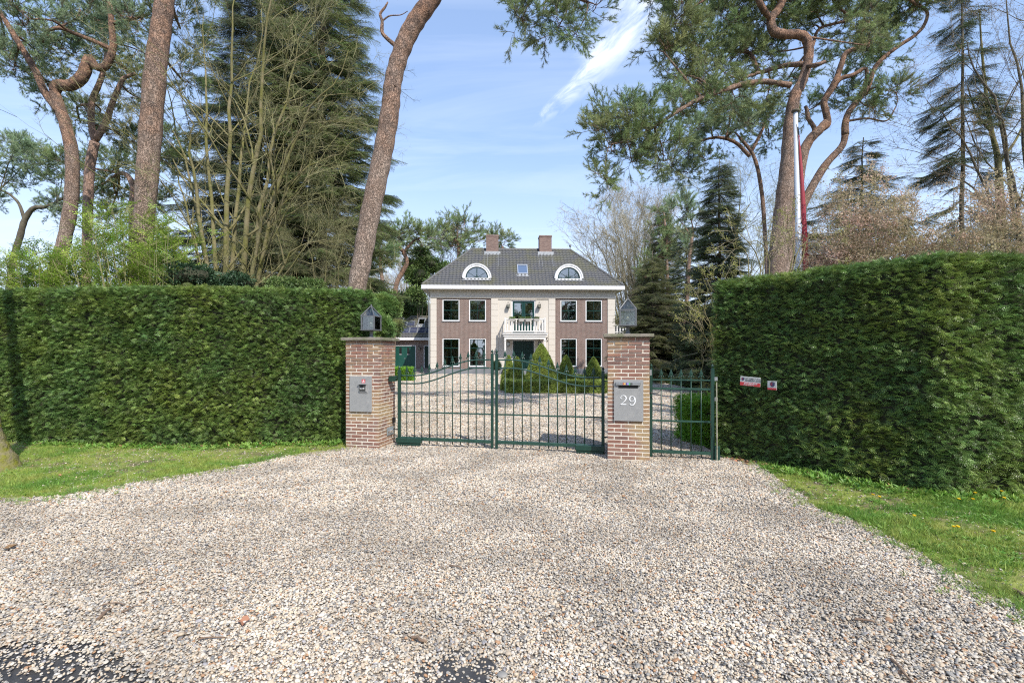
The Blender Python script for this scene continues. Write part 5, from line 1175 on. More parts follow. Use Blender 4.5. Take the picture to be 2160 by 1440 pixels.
pine('slender scots pine half hidden behind the thick straight pine', 21.0, [(278, 600, 17), (279, 520, 17), (280, 440, 18), (281, 395, 16), (268, 370, 13), (250, 365, 10)], [[(280, 400, 9), (300, 360, 8), (330, 330, 6)]],
     [(230, 350, 45, 30), (270, 330, 45, 25, 1), (330, 330, 45, 28), (380, 350, 40, 25, 1), (200, 395, 40, 25, 1), (250, 420, 40, 22, 1.5), (340, 420, 45, 22, 1), (370, 300, 40, 22, .5), (150, 350, 40, 24, 1), (230, 455, 30, 18, 2)], bark='bark_pink', group=GP)
pine('leaning tall scots pine with a dead stub, right beside the left gate pillar', 10.4,
     [(752, 620, 40), (762, 560, 41), (778, 467, 42), (796, 380, 42), (812, 300, 41), (824, 225, 39), (828, 180, 37), (839, 132, 36), (858, 80, 37), (882, 38, 37), (912, -5, 36), (960, -100, 32), (1000, -230, 28), (1030, -380, 20)],
     [[(847, 108, 11), (832, 95, 9), (815, 80, 8), (806, 68, 8), (806, 45, 7), (802, 30, 6), (812, 16, 5), (818, 5, 3)], [(806, 45, 4), (822, 34, 3), (845, 32, 2), (860, 24, 1.5)], [(960, -100, 20), (1040, -120, 15, .5), (1120, -70, 11, 1), (1180, -20, 8, 1.2), (1240, 5, 5, 1.2)], [(1000, -230, 18), (900, -320, 14, -1), (800, -360, 9, -1)]],
     [(1100, 5, 40, 22, 1), (1145, 25, 45, 32, 1.2), (1175, 60, 38, 28, 1.2), (1210, 25, 45, 24, 1.2), (1255, 10, 30, 20, 1.3), (1125, -30, 60, 30, 1), (1215, 72, 16, 12, 1.2), (800, -380, 80, 50, -1), (1040, -420, 90, 60, 0), (1100, 45, 14, 10, 1)], key='pine', group=GP, knots=4, nsub=5)
# dark conifers behind the bare tree
spruce('broad dark spruce standing behind the fan shaped bare tree', -9.6, 18.0, 19.0, 2.9, 3.0, nb=8, trunk_r=.2, shape=1.6, dens=1.8, sc=1.15)
spruce('tall yellowish green spruce immediately left of the leaning pine', -7.0, 17.5, 21.0, 2.5, 2.6, key='sprucelight', nb=8, trunk_r=.22, shape=1.9, dens=1.9, sc=1.15)
spruce('thin dark spruce between the two big spruces', -8.8, 21.5, 16.0, 2.4, 3.0, nb=6, trunk_r=.13, shape=1.2, dens=1.8)
spruce('dark spruce behind the pinkish forked pine', -12.6, 23.0, 14.5, 2.6, 2.0, nb=7, shape=1.1)
# fan shaped mossy bare tree
Yb = 12.0
def T_(px, py, dy, r, mid=None): return (W(px, py, Yb + dy), r, (W(mid[0], mid[1], Yb + mid[2]) if mid else None))
bare_tree('fan shaped bare tree with mossy olive stems, standing in front of the dark spruces', (W(480, 600, Yb)[0], Yb),
          [T_(395, 215, -.6, 0.066, (415, 400, -.2)), T_(425, 20, .8, 0.069, (440, 350, .3)), T_(500, -40, -.2, 0.091, (480, 350, 0)), T_(560, 20, 1.2, 0.077, (500, 400, .5)), T_(590, -80, -1, 0.091, (535, 350, -.5)), T_(650, 30, .4, 0.077, (560, 380, .2)), T_(745, 120, -.8, 0.062, (600, 350, -.4)),
           T_(740, 300, .6, 0.053, (590, 430, .3)), T_(350, 330, .5, 0.046, (400, 470, .2)), T_(720, 505, -.6, 0.046, (600, 555, -.3)), T_(335, 120, .8, 0.046, (400, 380, .5)), T_(690, 200, -1.2, 0.053, (560, 430, -.6))],
          maxl=2, nch=(6, 3, 3), ntw=1, sc=1.0, lf=.42, spread=.8)
bare_tree('brushy twiggy bare shrub just left of the leaning pine trunk', (W(690, 600, 13.5)[0], 13.5), [(W(640, 430, 13.5), .03), (W(700, 400, 13), .035), (W(740, 450, 13.8), .03), (W(720, 520, 13), .025), (W(610, 520, 13), .025)], maxl=2, nch=(3, 3, 2), ntw=2, lf=.3, cat='shrub', name='bare_shrub')
# shrubs above the left hedge
def freshshrub(label, spots, Y, seed=0):
    b = spots[0]; o = empty('young_leafy_shrub', (W(b[0], b[1], Y)[0], Y, 0), 0, label, 'shrub'); off = np.array(o.location); q = MB(); P = []; Dn = []
    for (px, py, rx, ry, dy) in spots:
        c = W(px, py, Y + dy); k = 17
        for i in range(k):
            e = c + np.array([rs.uniform(-1, 1) * rx * Y / 1000, rs.uniform(-.6, .6), rs.uniform(-1, 1) * ry * Y / 1000]); st = np.array([off[0] + (e[0] - off[0]) * .5, Y + rs.uniform(-.2, .3), .6]); pt = smooth_path([st, st * .4 + e * .6 + [0, 0, .2], e], 4)
            q.tube(pt - off, np.linspace(.016, .004, len(pt)), 4, 0, False); t = np.linspace(.35, 1, 8); pp = np.stack([np.interp(t, np.linspace(0, 1, len(pt)), pt[:, cc]) for cc in range(3)], 1); P.append(pp + rs.normal(0, .05, pp.shape)); d = rd(8) * [1, 1, .2]; Dn.append(d + unit(pt[-1] - pt[-3]) * .6)
    q.build('stem', M['twig_moss'], o); P = np.vstack(P); Dn = np.vstack(Dn); scatter('foliage', 'fresh', P, dir_rot(Dn, rs.uniform(-.3, .3, len(P))), rs.uniform(.6, 1.1, len(P)), o); return o
freshshrub('bright lime green young leafed shrub in layers above the hedge before the thick pine', [(300, 480, 90, 25, 0), (250, 520, 110, 30, .3), (340, 540, 70, 30, 0), (200, 560, 110, 25, .2), (300, 585, 90, 20, .2), (385, 500, 40, 22, .3), (230, 460, 40, 15, 0)], 10.3)
freshshrub('bright lime green young leafed shrub at the far left above the hedge', [(70, 560, 80, 18, 0), (120, 580, 80, 20, .2), (30, 540, 50, 12, .3), (60, 595, 90, 12, 0), (150, 540, 60, 20, 0)], 10.6)
shrub('holly_shrub', 'dark glossy evergreen shrub topping the left hedge under the thick pine', [ell(400, 585, 55, 30, 10.2, .5), ell(355, 570, 30, 26, 10.5, .4), ell(500, 598, 40, 16, 10.3, .4)], 'dark', 120, .7)
shrub('holly_shrub', 'sparse green leafy sprigs topping the left hedge below the bare tree stems', [ell(600, 600, 60, 16, 10.3, .3), ell(455, 597, 40, 14, 10.8, .3), ell(660, 602, 35, 14, 10.4, .3)], 'laurel', 60, .55, core=False, inner=.3)
# evergreens between the left pillar and the garage
shrub('yew_bush', 'dark green bushy yew immediately behind the left pillar lantern', [ell(765, 665, 48, 38, 11.5, .9), ell(792, 690, 28, 24, 11.0, .5), ell(806, 650, 26, 24, 11.8, .5)], 'yew', 700, 1.15, inner=.8)
shrub('cypress_bush', 'feathery mid green bush between the lantern and the garage roof', [ell(812, 650, 30, 36, 20, 1.2), ell(826, 688, 14, 18, 19, .6), ell(790, 640, 40, 35, 21, 1.0)], 'laurel', 90, 1.3)
shrub('laurel_tree', 'dense dark green tree left of the house roof', [ell(885, 585, 26, 26, 48, 2), ell(905, 560, 28, 18, 49, 2), ell(880, 625, 20, 20, 48, 2), ell(935, 570, 20, 14, 49, 1.5), ell(868, 560, 16, 14, 48, 1.2), ell(890, 535, 16, 10, 49, 1.2)], 'laurel', 9, 2.6, cat='tree')
shrub('laurel_tree', 'lower mid green tree beside the left corner of the house above the garage', [ell(870, 655, 26, 20, 53, 2), ell(900, 660, 18, 22, 54, 2), ell(845, 645, 22, 26, 52, 2)], 'laurel', 8, 2.8, cat='tree')
GB = 'scots pines on the skyline behind the house'
pine('scots pine with a snaking stem left of the house', 46, [(833, 640, 10), (836, 600, 10), (848, 575, 10), (858, 555, 9), (853, 535, 8), (840, 520, 7)], [[(850, 535, 6), (870, 510, 5), (890, 500, 4)]],
     [(830, 500, 30, 14), (855, 490, 30, 12), (875, 505, 24, 12), (820, 525, 22, 12), (810, 540, 18, 10), (890, 520, 26, 12, 2), (845, 515, 28, 12, 1), (905, 505, 20, 10)], sc=2.6, nsub=2.2, group=GB)
pine('slimmer scots pine between the leaning pine and the snaking one', 40, [(808, 640, 8), (806, 590, 8), (802, 560, 8), (804, 540, 7)], [], [(795, 520, 22, 14), (815, 535, 18, 12), (800, 560, 14, 10), (785, 500, 20, 14)], sc=2.4, nsub=2.2, group=GB)
pine('round crowned scots pine rising over the left slope of the house roof', 58, [(965, 620, 7), (966, 560, 7), (968, 530, 7), (966, 510, 6)], [], [(965, 470, 24, 11), (945, 485, 22, 9), (985, 485, 20, 10), (940, 500, 24, 9), (975, 505, 26, 9), (1000, 508, 12, 7), (925, 510, 18, 8), (960, 520, 24, 8)], sc=3.0, nsub=1.8, group=GB)
pine('distant scots pine top peeping out behind the left chimney', 62, [(1060, 600, 5), (1060, 540, 5), (1060, 520, 5)], [], [(1056, 512, 18, 7), (1040, 505, 12, 6), (1068, 508, 10, 6)], sc=2.8, nsub=2.0, group=GB)
# ------------------------------------------------------------------ trees right of the drive
GR = 'old scots pines right of the drive'
pine('great scots pine with a serpentine top behind the flagpole', 12.2,
     [(1636, 590, 42), (1645, 500, 40), (1654, 420, 38), (1662, 340, 33), (1667, 265, 30), (1676, 205, 26), (1688, 180, 24), (1699, 150, 22), (1706, 112, 22), (1700, 82, 22), (1680, 73, 21), (1655, 73, 21), (1632, 66, 21), (1626, 42, 20), (1640, 22, 19), (1652, -10, 17), (1640, -80, 14)],
     [[(1668, 180, 14), (1640, 176, 13), (1610, 172, 12), (1569, 178, 13, -.3), (1535, 188, 11, -.5), (1505, 198, 10, -.7), (1467, 213, 9, -.9), (1430, 235, 8, -1.1), (1395, 258, 7, -1.2), (1350, 285, 5, -1.3), (1310, 300, 4, -1.3), (1285, 305, 3, -1.3)],
      [(1694, 135, 13), (1660, 138, 11, .3), (1630, 145, 10, .5), (1605, 152, 9, .5), (1595, 140, 9, .6), (1580, 112, 8, .8), (1545, 108, 9, 1.0), (1520, 108, 7, 1.2)], [(1605, 152, 8, .5), (1570, 165, 6, .3), (1530, 190, 5, 0)],
      [(1626, 42, 12), (1610, 20, 14, -.3), (1600, 0, 14, -.4), (1585, -40, 10, -.5)], [(1700, 140, 10), (1720, 138, 11, -.4), (1742, 130, 7, -.5)], [(1690, 76, 6), (1750, 85, 4, .5), (1820, 95, 3, .8)], [(1706, 112, 7), (1715, 95, 8, .8), (1730, 60, 7, 1), (1790, 40, 6, 1), (1760, 10, 6, 1)]],
     [(1275, 265, 22, 26, -1.4), (1300, 240, 30, 20, -1.3), (1345, 245, 35, 22, -1.3), (1290, 320, 28, 25, -1.3), (1330, 330, 32, 25, -1.1), (1285, 385, 16, 22, -1.2), (1320, 290, 30, 22, -1), (1380, 300, 30, 22, -1), (1400, 340, 22, 20, -.8),
      (1430, 40, 45, 38, -.5), (1400, 110, 28, 30, -.6), (1450, 120, 42, 30, 0), (1500, 60, 45, 35, .4), (1510, 140, 45, 28, .6), (1560, 30, 45, 32, .8), (1560, 120, 35, 25, .9), (1470, 170, 34, 22, -.4), (1425, 155, 28, 20, 0), (1600, 75, 30, 25, 1.2), (1640, 110, 35, 20, 1.3),
      (1640, 10, 50, 25, .5), (1720, 25, 50, 30, 1), (1780, 60, 50, 28, 1.2), (1700, 55, 30, 20, 1.4), (1620, 200, 30, 16, .8), (1490, 215, 35, 15, -.5), (1430, 230, 24, 14, -.9), (1550, 205, 30, 14, .2), (1660, 170, 28, 14, 1.5), (1585, -60, 90, 40, 0), (1420, -40, 80, 40, -.5), (1740, -50, 80, 40, .5)], group=GR, knots=5, nsub=12)
pine('forked scots pine with winding orange limbs, right behind the great pine', 14.6,
     [(1655, 595, 26), (1672, 480, 26), (1690, 345, 24), (1705, 300, 22), (1728, 275, 21), (1742, 258, 18)],
     [[(1728, 275, 16), (1745, 262, 17), (1742, 235, 16), (1738, 215, 16), (1752, 190, 16), (1765, 165, 14), (1775, 135, 13), (1785, 112, 12), (1812, 100, 10), (1832, 92, 8)], [(1712, 290, 12), (1718, 272, 11), (1705, 250, 10), (1702, 232, 9), (1698, 224, 7)], [(1755, 190, 12), (1770, 168, 11), (1800, 158, 10), (1825, 145, 9), (1828, 165, 8), (1822, 178, 7)],
      [(1783, 285, 18), (1783, 262, 17), (1790, 238, 15), (1808, 213, 14), (1830, 185, 13), (1842, 150, 12), (1862, 124, 11), (1895, 98, 10), (1930, 75, 9), (1950, 52, 9), (1955, 25, 8), (1930, 8, 7), (1905, -10, 6)], [(1676, 480, 20), (1702, 415, 19), (1740, 350, 18), (1775, 310, 16), (1783, 285, 16)], [(1790, 255, 6), (1830, 250, 5), (1870, 255, 4), (1890, 225, 3)]],
     [(1830, 85, 45, 25), (1870, 60, 45, 25, 1), (1910, 40, 40, 25, .5), (1880, 110, 35, 18, .3), (1790, 110, 35, 20, 1), (1860, 190, 34, 18, -.3), (1890, 195, 20, 12, 0), (1800, 215, 28, 18, .8), (1830, 225, 24, 14, 0), (1850, 10, 60, 30, .5), (1940, 0, 40, 30, 0), (1760, 190, 25, 15, 1), (1905, -40, 80, 40), (1700, 235, 20, 14, 1)], group=GR)
pine('blue green scots pine with drooping sprays left of the great pine, before the dark spruce', 17.0,
     [(1618, 600, 9), (1614, 500, 9), (1606, 400, 9), (1590, 330, 8), (1560, 290, 7)], [[(1582, 330, 9), (1550, 300, 8), (1510, 290, 6), (1470, 300, 4)], [(1585, 320, 8), (1610, 270, 6), (1620, 240, 4)]],
     [(1540, 235, 40, 22), (1580, 225, 35, 20, 1), (1500, 250, 38, 22), (1470, 285, 36, 24), (1520, 285, 38, 22, 1), (1600, 260, 34, 20), (1440, 320, 30, 20), (1480, 330, 32, 18), (1410, 350, 24, 16), (1440, 370, 24, 14, .5), (1620, 290, 26, 18, .5), (1560, 270, 35, 20, -1), (1640, 240, 24, 16, 1)], key='pineblue', group=GR)
pine('narrow scots pine with a bare pinkish stem among the conifers right of the house', 43, [(1412, 760, 7), (1410, 700, 7), (1409, 630, 7), (1407, 560, 6), (1405, 500, 5), (1400, 450, 4)], [], [(1400, 470, 26, 18), (1395, 510, 30, 20), (1415, 540, 30, 20, 1), (1380, 545, 24, 20), (1390, 440, 16, 12), (1425, 500, 22, 15), (1370, 580, 24, 16)], key='pine', sc=1.9, nsub=3.0, bark='bark_pink', group=GR)
pine('slanting pink stemmed pine behind the dark spruce', 30, [(1430, 740, 9), (1440, 690, 9), (1450, 620, 9), (1453, 560, 8), (1460, 500, 7)], [], [(1450, 440, 28, 16), (1470, 470, 24, 16), (1430, 460, 20, 14), (1465, 520, 22, 14)], key='pineblue', sc=1.8, nsub=2.6, bark='bark_pink', group=GR)
spruce('dense very dark spruce left of the flagpole', 9.4, 21.5, 10.6, 2.1, .6, nb=9, shape=1.15, dens=2.2, sc=1.05, whorl=.34)
spruce('dark spruce further back filling the gap right of the house', 11.4, 31, 10.0, 2.8, .4, nb=8, shape=1.0, sc=1.2, dens=1.2)
spruce('narrow olive conifer tapering to a point right of the house', 14.0, 44, 15.4, 3.3, .5, key='cypress', nb=9, shape=1.0, sc=1.2, dens=1.3)
spruce('broad olive green cypress right behind the right pillar lantern', 8.6, 29, 8.0, 3.0, .3, key='cypress', nb=9, shape=1.25, sc=1.15, dens=1.4, whorl=.38)
spruce('brownish green yew like conifer just right of the house corner', 12.9, 45, 10.4, 3.8, .3, key='cypress', nb=9, shape=1.2, sc=1.4, dens=1.3)
spruce('feathery olive cypress right of the flagpole', 11.6, 16.0, 9.0, 1.7, 1.2, key='cypress', nb=12, droop=-.12, shape=1.9, dens=2.0, whorl=.27, gaps=.35, sc=.75, lean=.25)
spruce('second olive cypress nearer the flagpole, lower and denser', 11.0, 18.0, 6.9, 2.2, 1.2, key='cypress', nb=9, droop=0.05, shape=1.0, dens=2.2, gaps=.25)
spruce('gaunt thin spruce with hanging dark branches at the right', 13.3, 14.0, 13.6, 1.35, 3.8, nb=5, droop=.8, shape=.8, dens=3.0, whorl=.36, trunk_r=.09, sc=1.0, gaps=.4)
pine('bare straight trunk with a few twigs at the right edge', 14.5, [(2122, 600, 24), (2113, 480, 23), (2108, 400, 20), (2104, 330, 15), (2090, 270, 11), (2078, 180, 8), (2070, 90, 5), (2066, 20, 3)], [[(2106, 345, 9), (2140, 300, 7), (2170, 240, 5)], [(2092, 280, 7), (2060, 240, 5), (2040, 180, 3)]], [], bark='bark_moss', name='bare_tree')
Yr = 13.0
def T2(px, py, dy, r, mid=None): return (W(px, py, Yr + dy), r, (W(mid[0], mid[1], Yr + mid[2]) if mid else None))
bare_tree('tall bare tree with small orange and yellow buds at the right edge', (W(2190, 600, Yr)[0], Yr), [T2(1950, 200, .5, .06, (2080, 400, .2)), T2(2010, 60, 0, .07, (2120, 300, 0)), T2(2110, -40, .8, .08, (2160, 300, .4)), T2(2190, -60, -.3, .09, (2190, 250, 0)), T2(1960, 350, -.5, .05, (2090, 450, -.2)), T2(2060, 150, -1.0, .06, (2140, 380, -.5)), T2(2150, 120, .8, .06, (2180, 350, 0)), T2(2260, 80, 0, .08)],
          key='twigorange', bark='bark_dark', maxl=2, nch=(3, 3, 3), ntw=2, lf=.36, spread=.7)
bare_tree('thin bare tree between the dark spruce and the great pine', (W(1545, 600, 24)[0], 24), [(W(1520, 420, 24), .07, W(1540, 520, 24)), (W(1590, 400, 24), .07, W(1550, 520, 24)), (W(1560, 360, 25), .07, None), (W(1610, 450, 24), .05, None)], key='twigmoss', maxl=2, nch=(5, 4, 3), ntw=3, lf=.4, sc=1.3)
bare_tree('grey bare tree seen between the great pine and the flagpole', (W(1700, 600, 27)[0], 27), [(W(1690, 420, 27), .07, None), (W(1730, 440, 27), .06, None), (W(1665, 430, 27), .06, None)], key='twigmoss', maxl=2, nch=(5, 4, 3), ntw=3, lf=.4, sc=1.4)
for i, (label, bx, Y, stems) in enumerate([
    ('big round headed bare tree rising over the right slope of the house roof', 1330, 56, [(1200, 500), (1235, 470), (1262, 450), (1290, 440), (1318, 435), (1345, 435), (1375, 432), (1398, 440), (1225, 520), (1410, 470), (1300, 470), (1350, 460)]),
    ('lower olive tinged bare tree behind the right end of the house', 1360, 46, [(1290, 560), (1310, 520), (1335, 500), (1360, 490), (1385, 510), (1325, 590), (1400, 540)]),
    ('pale brown bare treetop behind the left slope of the house roof', 950, 62, [(905, 545), (925, 528), (950, 522), (975, 528), (992, 540), (890, 560)]),
    ('small hazy bare tree below the snaking pine left of the house', 850, 60, [(830, 610), (845, 590), (862, 585), (875, 600), (815, 620)])]):
    bare_tree(label, (W(bx, 700, Y)[0], Y), [(W(a, b, Y + rs.uniform(-2, 2)), .12 + .03 * rs.rand(), W(bx + (a - bx) * .45, b + (700 - b) * .45, Y)) for a, b in stems], key='twigfar', bark='bark_moss', maxl=2, nch=(4, 3, 3), ntw=2, lf=.38, sc=1.5, group='bare trees behind the house', ang=.5, curv=.1)
# blossom and bud shrubs over the right hedge
bare_tree('wide pinkish bronze budding shrub above the right hedge', (W(1860, 600, 9.6)[0], 9.6), [(W(a, b, 9.6 + rs.uniform(-.8, .8)), .03, None) for a, b in ((1740, 500), (1780, 455), (1820, 430), (1870, 410), (1910, 440), (1760, 540), (1850, 500), (1900, 520), (1950, 480), (1720, 545), (1960, 540), (1810, 530))],
          key='twigbronze', bark='twig_pale' if False else 'bark_moss', maxl=2, nch=(1, 3, 2), ntw=2, lf=.34, name='budding_shrub', cat='shrub', spread=.9)
bare_tree('pinkish bronze budding shrub at the far right above the hedge', (W(2070, 600, 9.0)[0], 9.0), [(W(a, b, 9.0 + rs.uniform(-.8, .8)), .03, None) for a, b in ((1980, 500), (2010, 440), (2050, 400), (2100, 430), (2150, 410), (2000, 530), (2080, 500), (2130, 520), (2190, 460))],
          key='twigbronze', bark='bark_moss', maxl=2, nch=(1, 3, 2), ntw=2, lf=.34, name='budding_shrub', cat='shrub', spread=.9)
bare_tree('pale twigged shrub with big green buds at the left end of the right hedge', (W(1520, 800, 9.3)[0], 9.3), [(W(a, b, 9.3 + dy), .018, (W(m0, m1, 9.3) if m0 else None)) for a, b, dy, m0, m1 in ((1455, 590, 0, 1500, 700), (1462, 640, -.2, 1505, 720), (1480, 575, .2, 1510, 680), (1500, 560, 0, 1520, 680), (1470, 690, .1, 1510, 760), (1480, 735, 0, 1520, 790), (1455, 655, .3, 1500, 740), (1515, 590, -.2, None, 0), (1490, 620, 0, None, 0), (1465, 720, 0, 1515, 770))],
          key='twigbud', bark='twig_pale' if False else 'bark_moss', maxl=1, nch=(1, 2, 1), ntw=1, lf=.25, name='budding_shrub', cat='shrub', spread=.6, sc=.8)
bare_tree('sparse pale twigged shrub with green buds reaching over the right hedge under the flagpole', (W(1600, 640, 8.9)[0], 8.9), [(W(a, b, 8.9), .02, (W(m0, m1, 8.9) if m0 else None)) for a, b, m0, m1 in ((1530, 480, 1600, 560), (1560, 500, 1620, 555), (1750, 545, 1680, 540), (1740, 490, 1690, 540), (1640, 520, 1610, 580), (1545, 510, 1580, 570), (1660, 500, 1670, 560))],
          key='twigbud', bark='bark_moss', maxl=1, nch=(1, 2, 1), ntw=1, lf=.3, name='budding_shrub', cat='shrub', spread=.6, sc=.8)
# flagpole with its pennant
Yf = 10.5; a = W(1686, 590, Yf); b = W(1678, 236, Yf)
fp = empty('flagpole', (a[0] + .01, Yf, 0), 0, 'white flagpole with a long furled dark red pennant in front of the great pine', 'flagpole'); ox = np.array(fp.location)
q = MB(); bot = np.array([a[0] + (a[0] - b[0]) * .6, Yf, 0]); q.tube([bot - ox, a - ox, b - ox], [.07, .062, .045], 14); q.build('pole', M['pole'], fp, True)
q = MB(); q.lathe([(.05, -.02), (.085, 0), (.085, .03), (.05, .045), (0, .05)], 14, tuple(b - ox)); q.build('pole_cap', M['bark_dark'], fp, True)
q = MB(); P = np.array([W(x, y, Yf - .06) for x, y in ((1685, 285), (1689, 340), (1693, 400), (1696, 460), (1699, 520), (1701, 585))]) - ox; q.tube(smooth_path(P, 5), np.interp(np.linspace(0, 1, 26), [0, .15, .5, 1], [.008, .03, .05, .065]), 7); v = q.v[0]; v[:, 1] = (v[:, 1] - v[:, 1].mean()) * .5 + v[:, 1].mean(); q.build('pennant', M['pennant'], fp, True)
q = MB(); q.tube([W(1681, 262, Yf - .05) - ox, W(1690, 420, Yf - .05) - ox, W(1706, 600, Yf - .05) - ox], .006, 4); q.build('halyard', M['stake'], fp)
q = MB(); q.tube([W(1683, 268, Yf - .05) - ox, W(1686, 290, Yf - .05) - ox], .012, 5); q.build('pulley_block', M['iron'], fp)
# ------------------------------------------------------------------ garden in front of the house
yb0 = 20.0
hedge('box_hedge', 'low clipped yellow green box hedge round the topiary bed in front of the house', [(-.22, 20.25), (1.0, 20.15), (2.5, 20.1), (4.6, 20.1)], .55, .55, 800, 'box', 1.1)
hedge('box_hedge', 'left side of the low box hedge, running back towards the front door', [(-.55, 25.6), (-.45, 23.5), (-.25, 20.5)], .5, .55, 800, 'box', 1.1)
hedge('box_hedge', 'rear row of the low box hedge behind the topiary cones', [(-.3, 26.0), (2.5, 26.0), (5.6, 25.6)], .55, .5, 260, 'box', 1.8)
def cone(label, px, pytop, wpx, Y, py_w=None, zb=.0):
    X = (px - 1080) / 1000 * Y; H = 1.7 + (746 - pytop) / 1000 * Y; r = wpx * Y / 2000
    o = empty('topiary_cone', (X, Y, 0), 0, label, 'topiary', 'clipped box cones in the bed'); q = MB()
    f = lambda z: np.clip(r * (1 - (z / H) ** 1.5) ** .8, .015, None); zz = np.linspace(0, H * .97, 9); q.lathe([(f(z) * .86, z) for z in zz] + [(0, H * .96)], 12); q.build('shade_core', M['core'], o)
    m = int(2.2 * r * H * 1500); z = H * (1 - np.sqrt(rs.rand(m))) * .99 if False else H * rs.rand(m) ** 1.25; a = rs.uniform(0, 6.283, m); rr = f(z) * rs.uniform(.93, 1.01, m); d = np.column_stack([np.cos(a), np.sin(a), np.full(m, .4)])
    scatter('foliage', 'box', np.column_stack([X + d[:, 0] * rr, Y + d[:, 1] * rr, z]), dir_rot(d + rd(m) * .6), rs.uniform(.8, 1.3, m) * 1.0, o)
cone('biggest clipped box cone, before the front door', 1142, 726, 74, 23.5); cone('narrow clipped box cone at the left corner of the bed', 1073, 750, 34, 22.0); cone('rounded clipped box cone second from the left in the bed', 1091, 753, 38, 21.3); cone('pointed clipped box cone in the middle right of the bed', 1194, 750, 44, 25.0); cone('broad clipped box cone beside the right gate pillar', 1252, 754, 50, 22.5)
q = None
Xb = (1047 - 1080) / 1000 * 37; pb = empty('potted_box_ball', (Xb, 37.0, 0), 0, 'small dark clipped ball in a grey pot left of the front steps', 'potted plant')
q = MB(); q.lathe([(0, 0), (.2, 0), (.27, .35), (.3, .42), (.26, .42), (.25, .36), (0, .36)], 14); q.build('pot', M['pot'], pb, True)
m = 420; d = rd(m); scatter('foliage', 'dark', d * .36 + [Xb, 37, .75], dir_rot(d + rd(m) * .5), rs.uniform(.5, .8, m), pb); q = MB(); q.lathe([(0, .4), (.25, .55), (.3, .75), (.2, 1.0), (0, 1.05)], 10); q.build('shade_core', M['core'], pb)
# planters hanging on the balcony rail
hw = Matrix.Rotation(R(2.2), 4, 'Z')
for i, (pxx, lab) in enumerate(((1080.5, 'leftmost grey flower box on the balcony rail'), (1100, 'second grey flower box from the left on the balcony rail'), (1114, 'third grey flower box from the left on the balcony rail'), (1132, 'rightmost grey flower box on the balcony rail'))):
    X = (pxx - 1080) / 1000 * 37.95; p = empty('flower_box', (X, 39.5 + PD - .13, 4.28), R(2.2), lab, 'flower box', 'flower boxes on the balcony rail')
    q = MB(); q.add([(-.17, -.11, 0), (.17, -.11, 0), (.17, .11, 0), (-.17, .11, 0), (-.24, -.15, .24), (.24, -.15, .24), (.24, .15, .24), (-.24, .15, .24)], np.array([[3, 2, 1, 0], [4, 5, 6, 7], [0, 1, 5, 4], [1, 2, 6, 5], [2, 3, 7, 6], [3, 0, 4, 7]])); q.build('box', M['pot'], p)
    q = MB(); n = 130; leafs(q, rs.uniform(-1, 1, (n, 3)) * [.2, .12, .04] + [0, 0, .26], rd(n) + [0, -.2, 1.0], rd(n), .16, .045); q.build('plant', M['laurel'], p)
# left bright box block and right-hand side planting
hedge('box_hedge', 'bright green clipped block behind the left gate leaf', [(-8.4, 29.5), (-7.2, 29.4), (-6.25, 29.4)], .9, .78, 300, 'bright', 1.5)
hedge('box_hedge', 'bright green clipped bush along the path behind the narrow gate', [(3.30, 9.6), (3.42, 8.75), (3.75, 8.45), (4.3, 8.4)][::1], 1.3, .86, 620, 'bright', .75)
hedge('beech_hedge', 'low clipped brown hedge behind the stone pedestal on the right', [(8.6, 30.5), (10.0, 29.8), (12.6, 29.3)], .8, .85, 240, 'beech', 2.0)
def gcover(name, poly, dens, key, sc, label=None, zr_=(.02, .25)):
    poly = np.array(poly); mn, mx = poly.min(0), poly.max(0); n = int((mx - mn).prod() * dens); p = rs.uniform(mn, mx, (n, 2)); p = p[inpoly(p, poly)]; d = rd(len(p)) * .6 + [0, -.3, .8]
    return tag(scatter(name, key, np.column_stack([p, rs.uniform(*zr_, len(p))]), dir_rot(d), rs.uniform(.7, 1.3, len(p)) * sc), label)
def inpoly(p, poly):
    x, y = p[:, 0], p[:, 1]; c = np.zeros(len(p), bool); px_, py_ = poly[:, 0], poly[:, 1]; j = len(poly) - 1
    for i in range(len(poly)):
        cond = ((py_[i] > y) != (py_[j] > y)) & (x < (px_[j] - px_[i]) * (y - py_[i]) / (py_[j] - py_[i] + 1e-12) + px_[i]); c ^= cond; j = i
    return c
gcover('ground_cover', [(8.9, 20.5), (8.7, 24), (8.9, 29.5), (12.5, 29), (14, 22), (12, 19)], 130, 'groundcover', 2.2)
sp = empty('stone_pedestal', (10.15, 28.2, 0), 0, 'short yellowish sandstone garden pedestal right of the drive', 'pedestal')
q = MB(); q.bbox(-.38, .38, -.38, .38, 0, .18, .02); q.bbox(-.28, .28, -.28, .28, .18, .62, .015); q.build('base', M['sand'], sp); q = MB(); q.bbox(-.38, .38, -.38, .38, .62, .70, .02); q.bbox(-.30, .30, -.30, .30, .70, .78, .02); q.bbox(-.22, .22, -.22, .22, .78, .9, .03); q.build('cap', M['sand'], sp)
shrub('rhododendron', 'bluish dark rhododendron right of the house beyond the drive', [ell(1415, 735, 34, 40, 31, 1.6), ell(1395, 760, 26, 26, 30, 1.2), ell(1440, 700, 26, 24, 33, 1.2)], 'dark', 34, 2.2)
shrub('laurel_bush', 'bright green bush in the gap between right pillar and right hedge', [ell(1462, 735, 28, 38, 29, 1.2), ell(1475, 765, 22, 20, 28, 1.0)], 'bright', 80, 3.2)
shrub('brown_shrub', 'low brownish shrub at the right edge of the drive near the house', [ell(1385, 765, 18, 14, 34, .8)], 'beech', 160, 2.4)
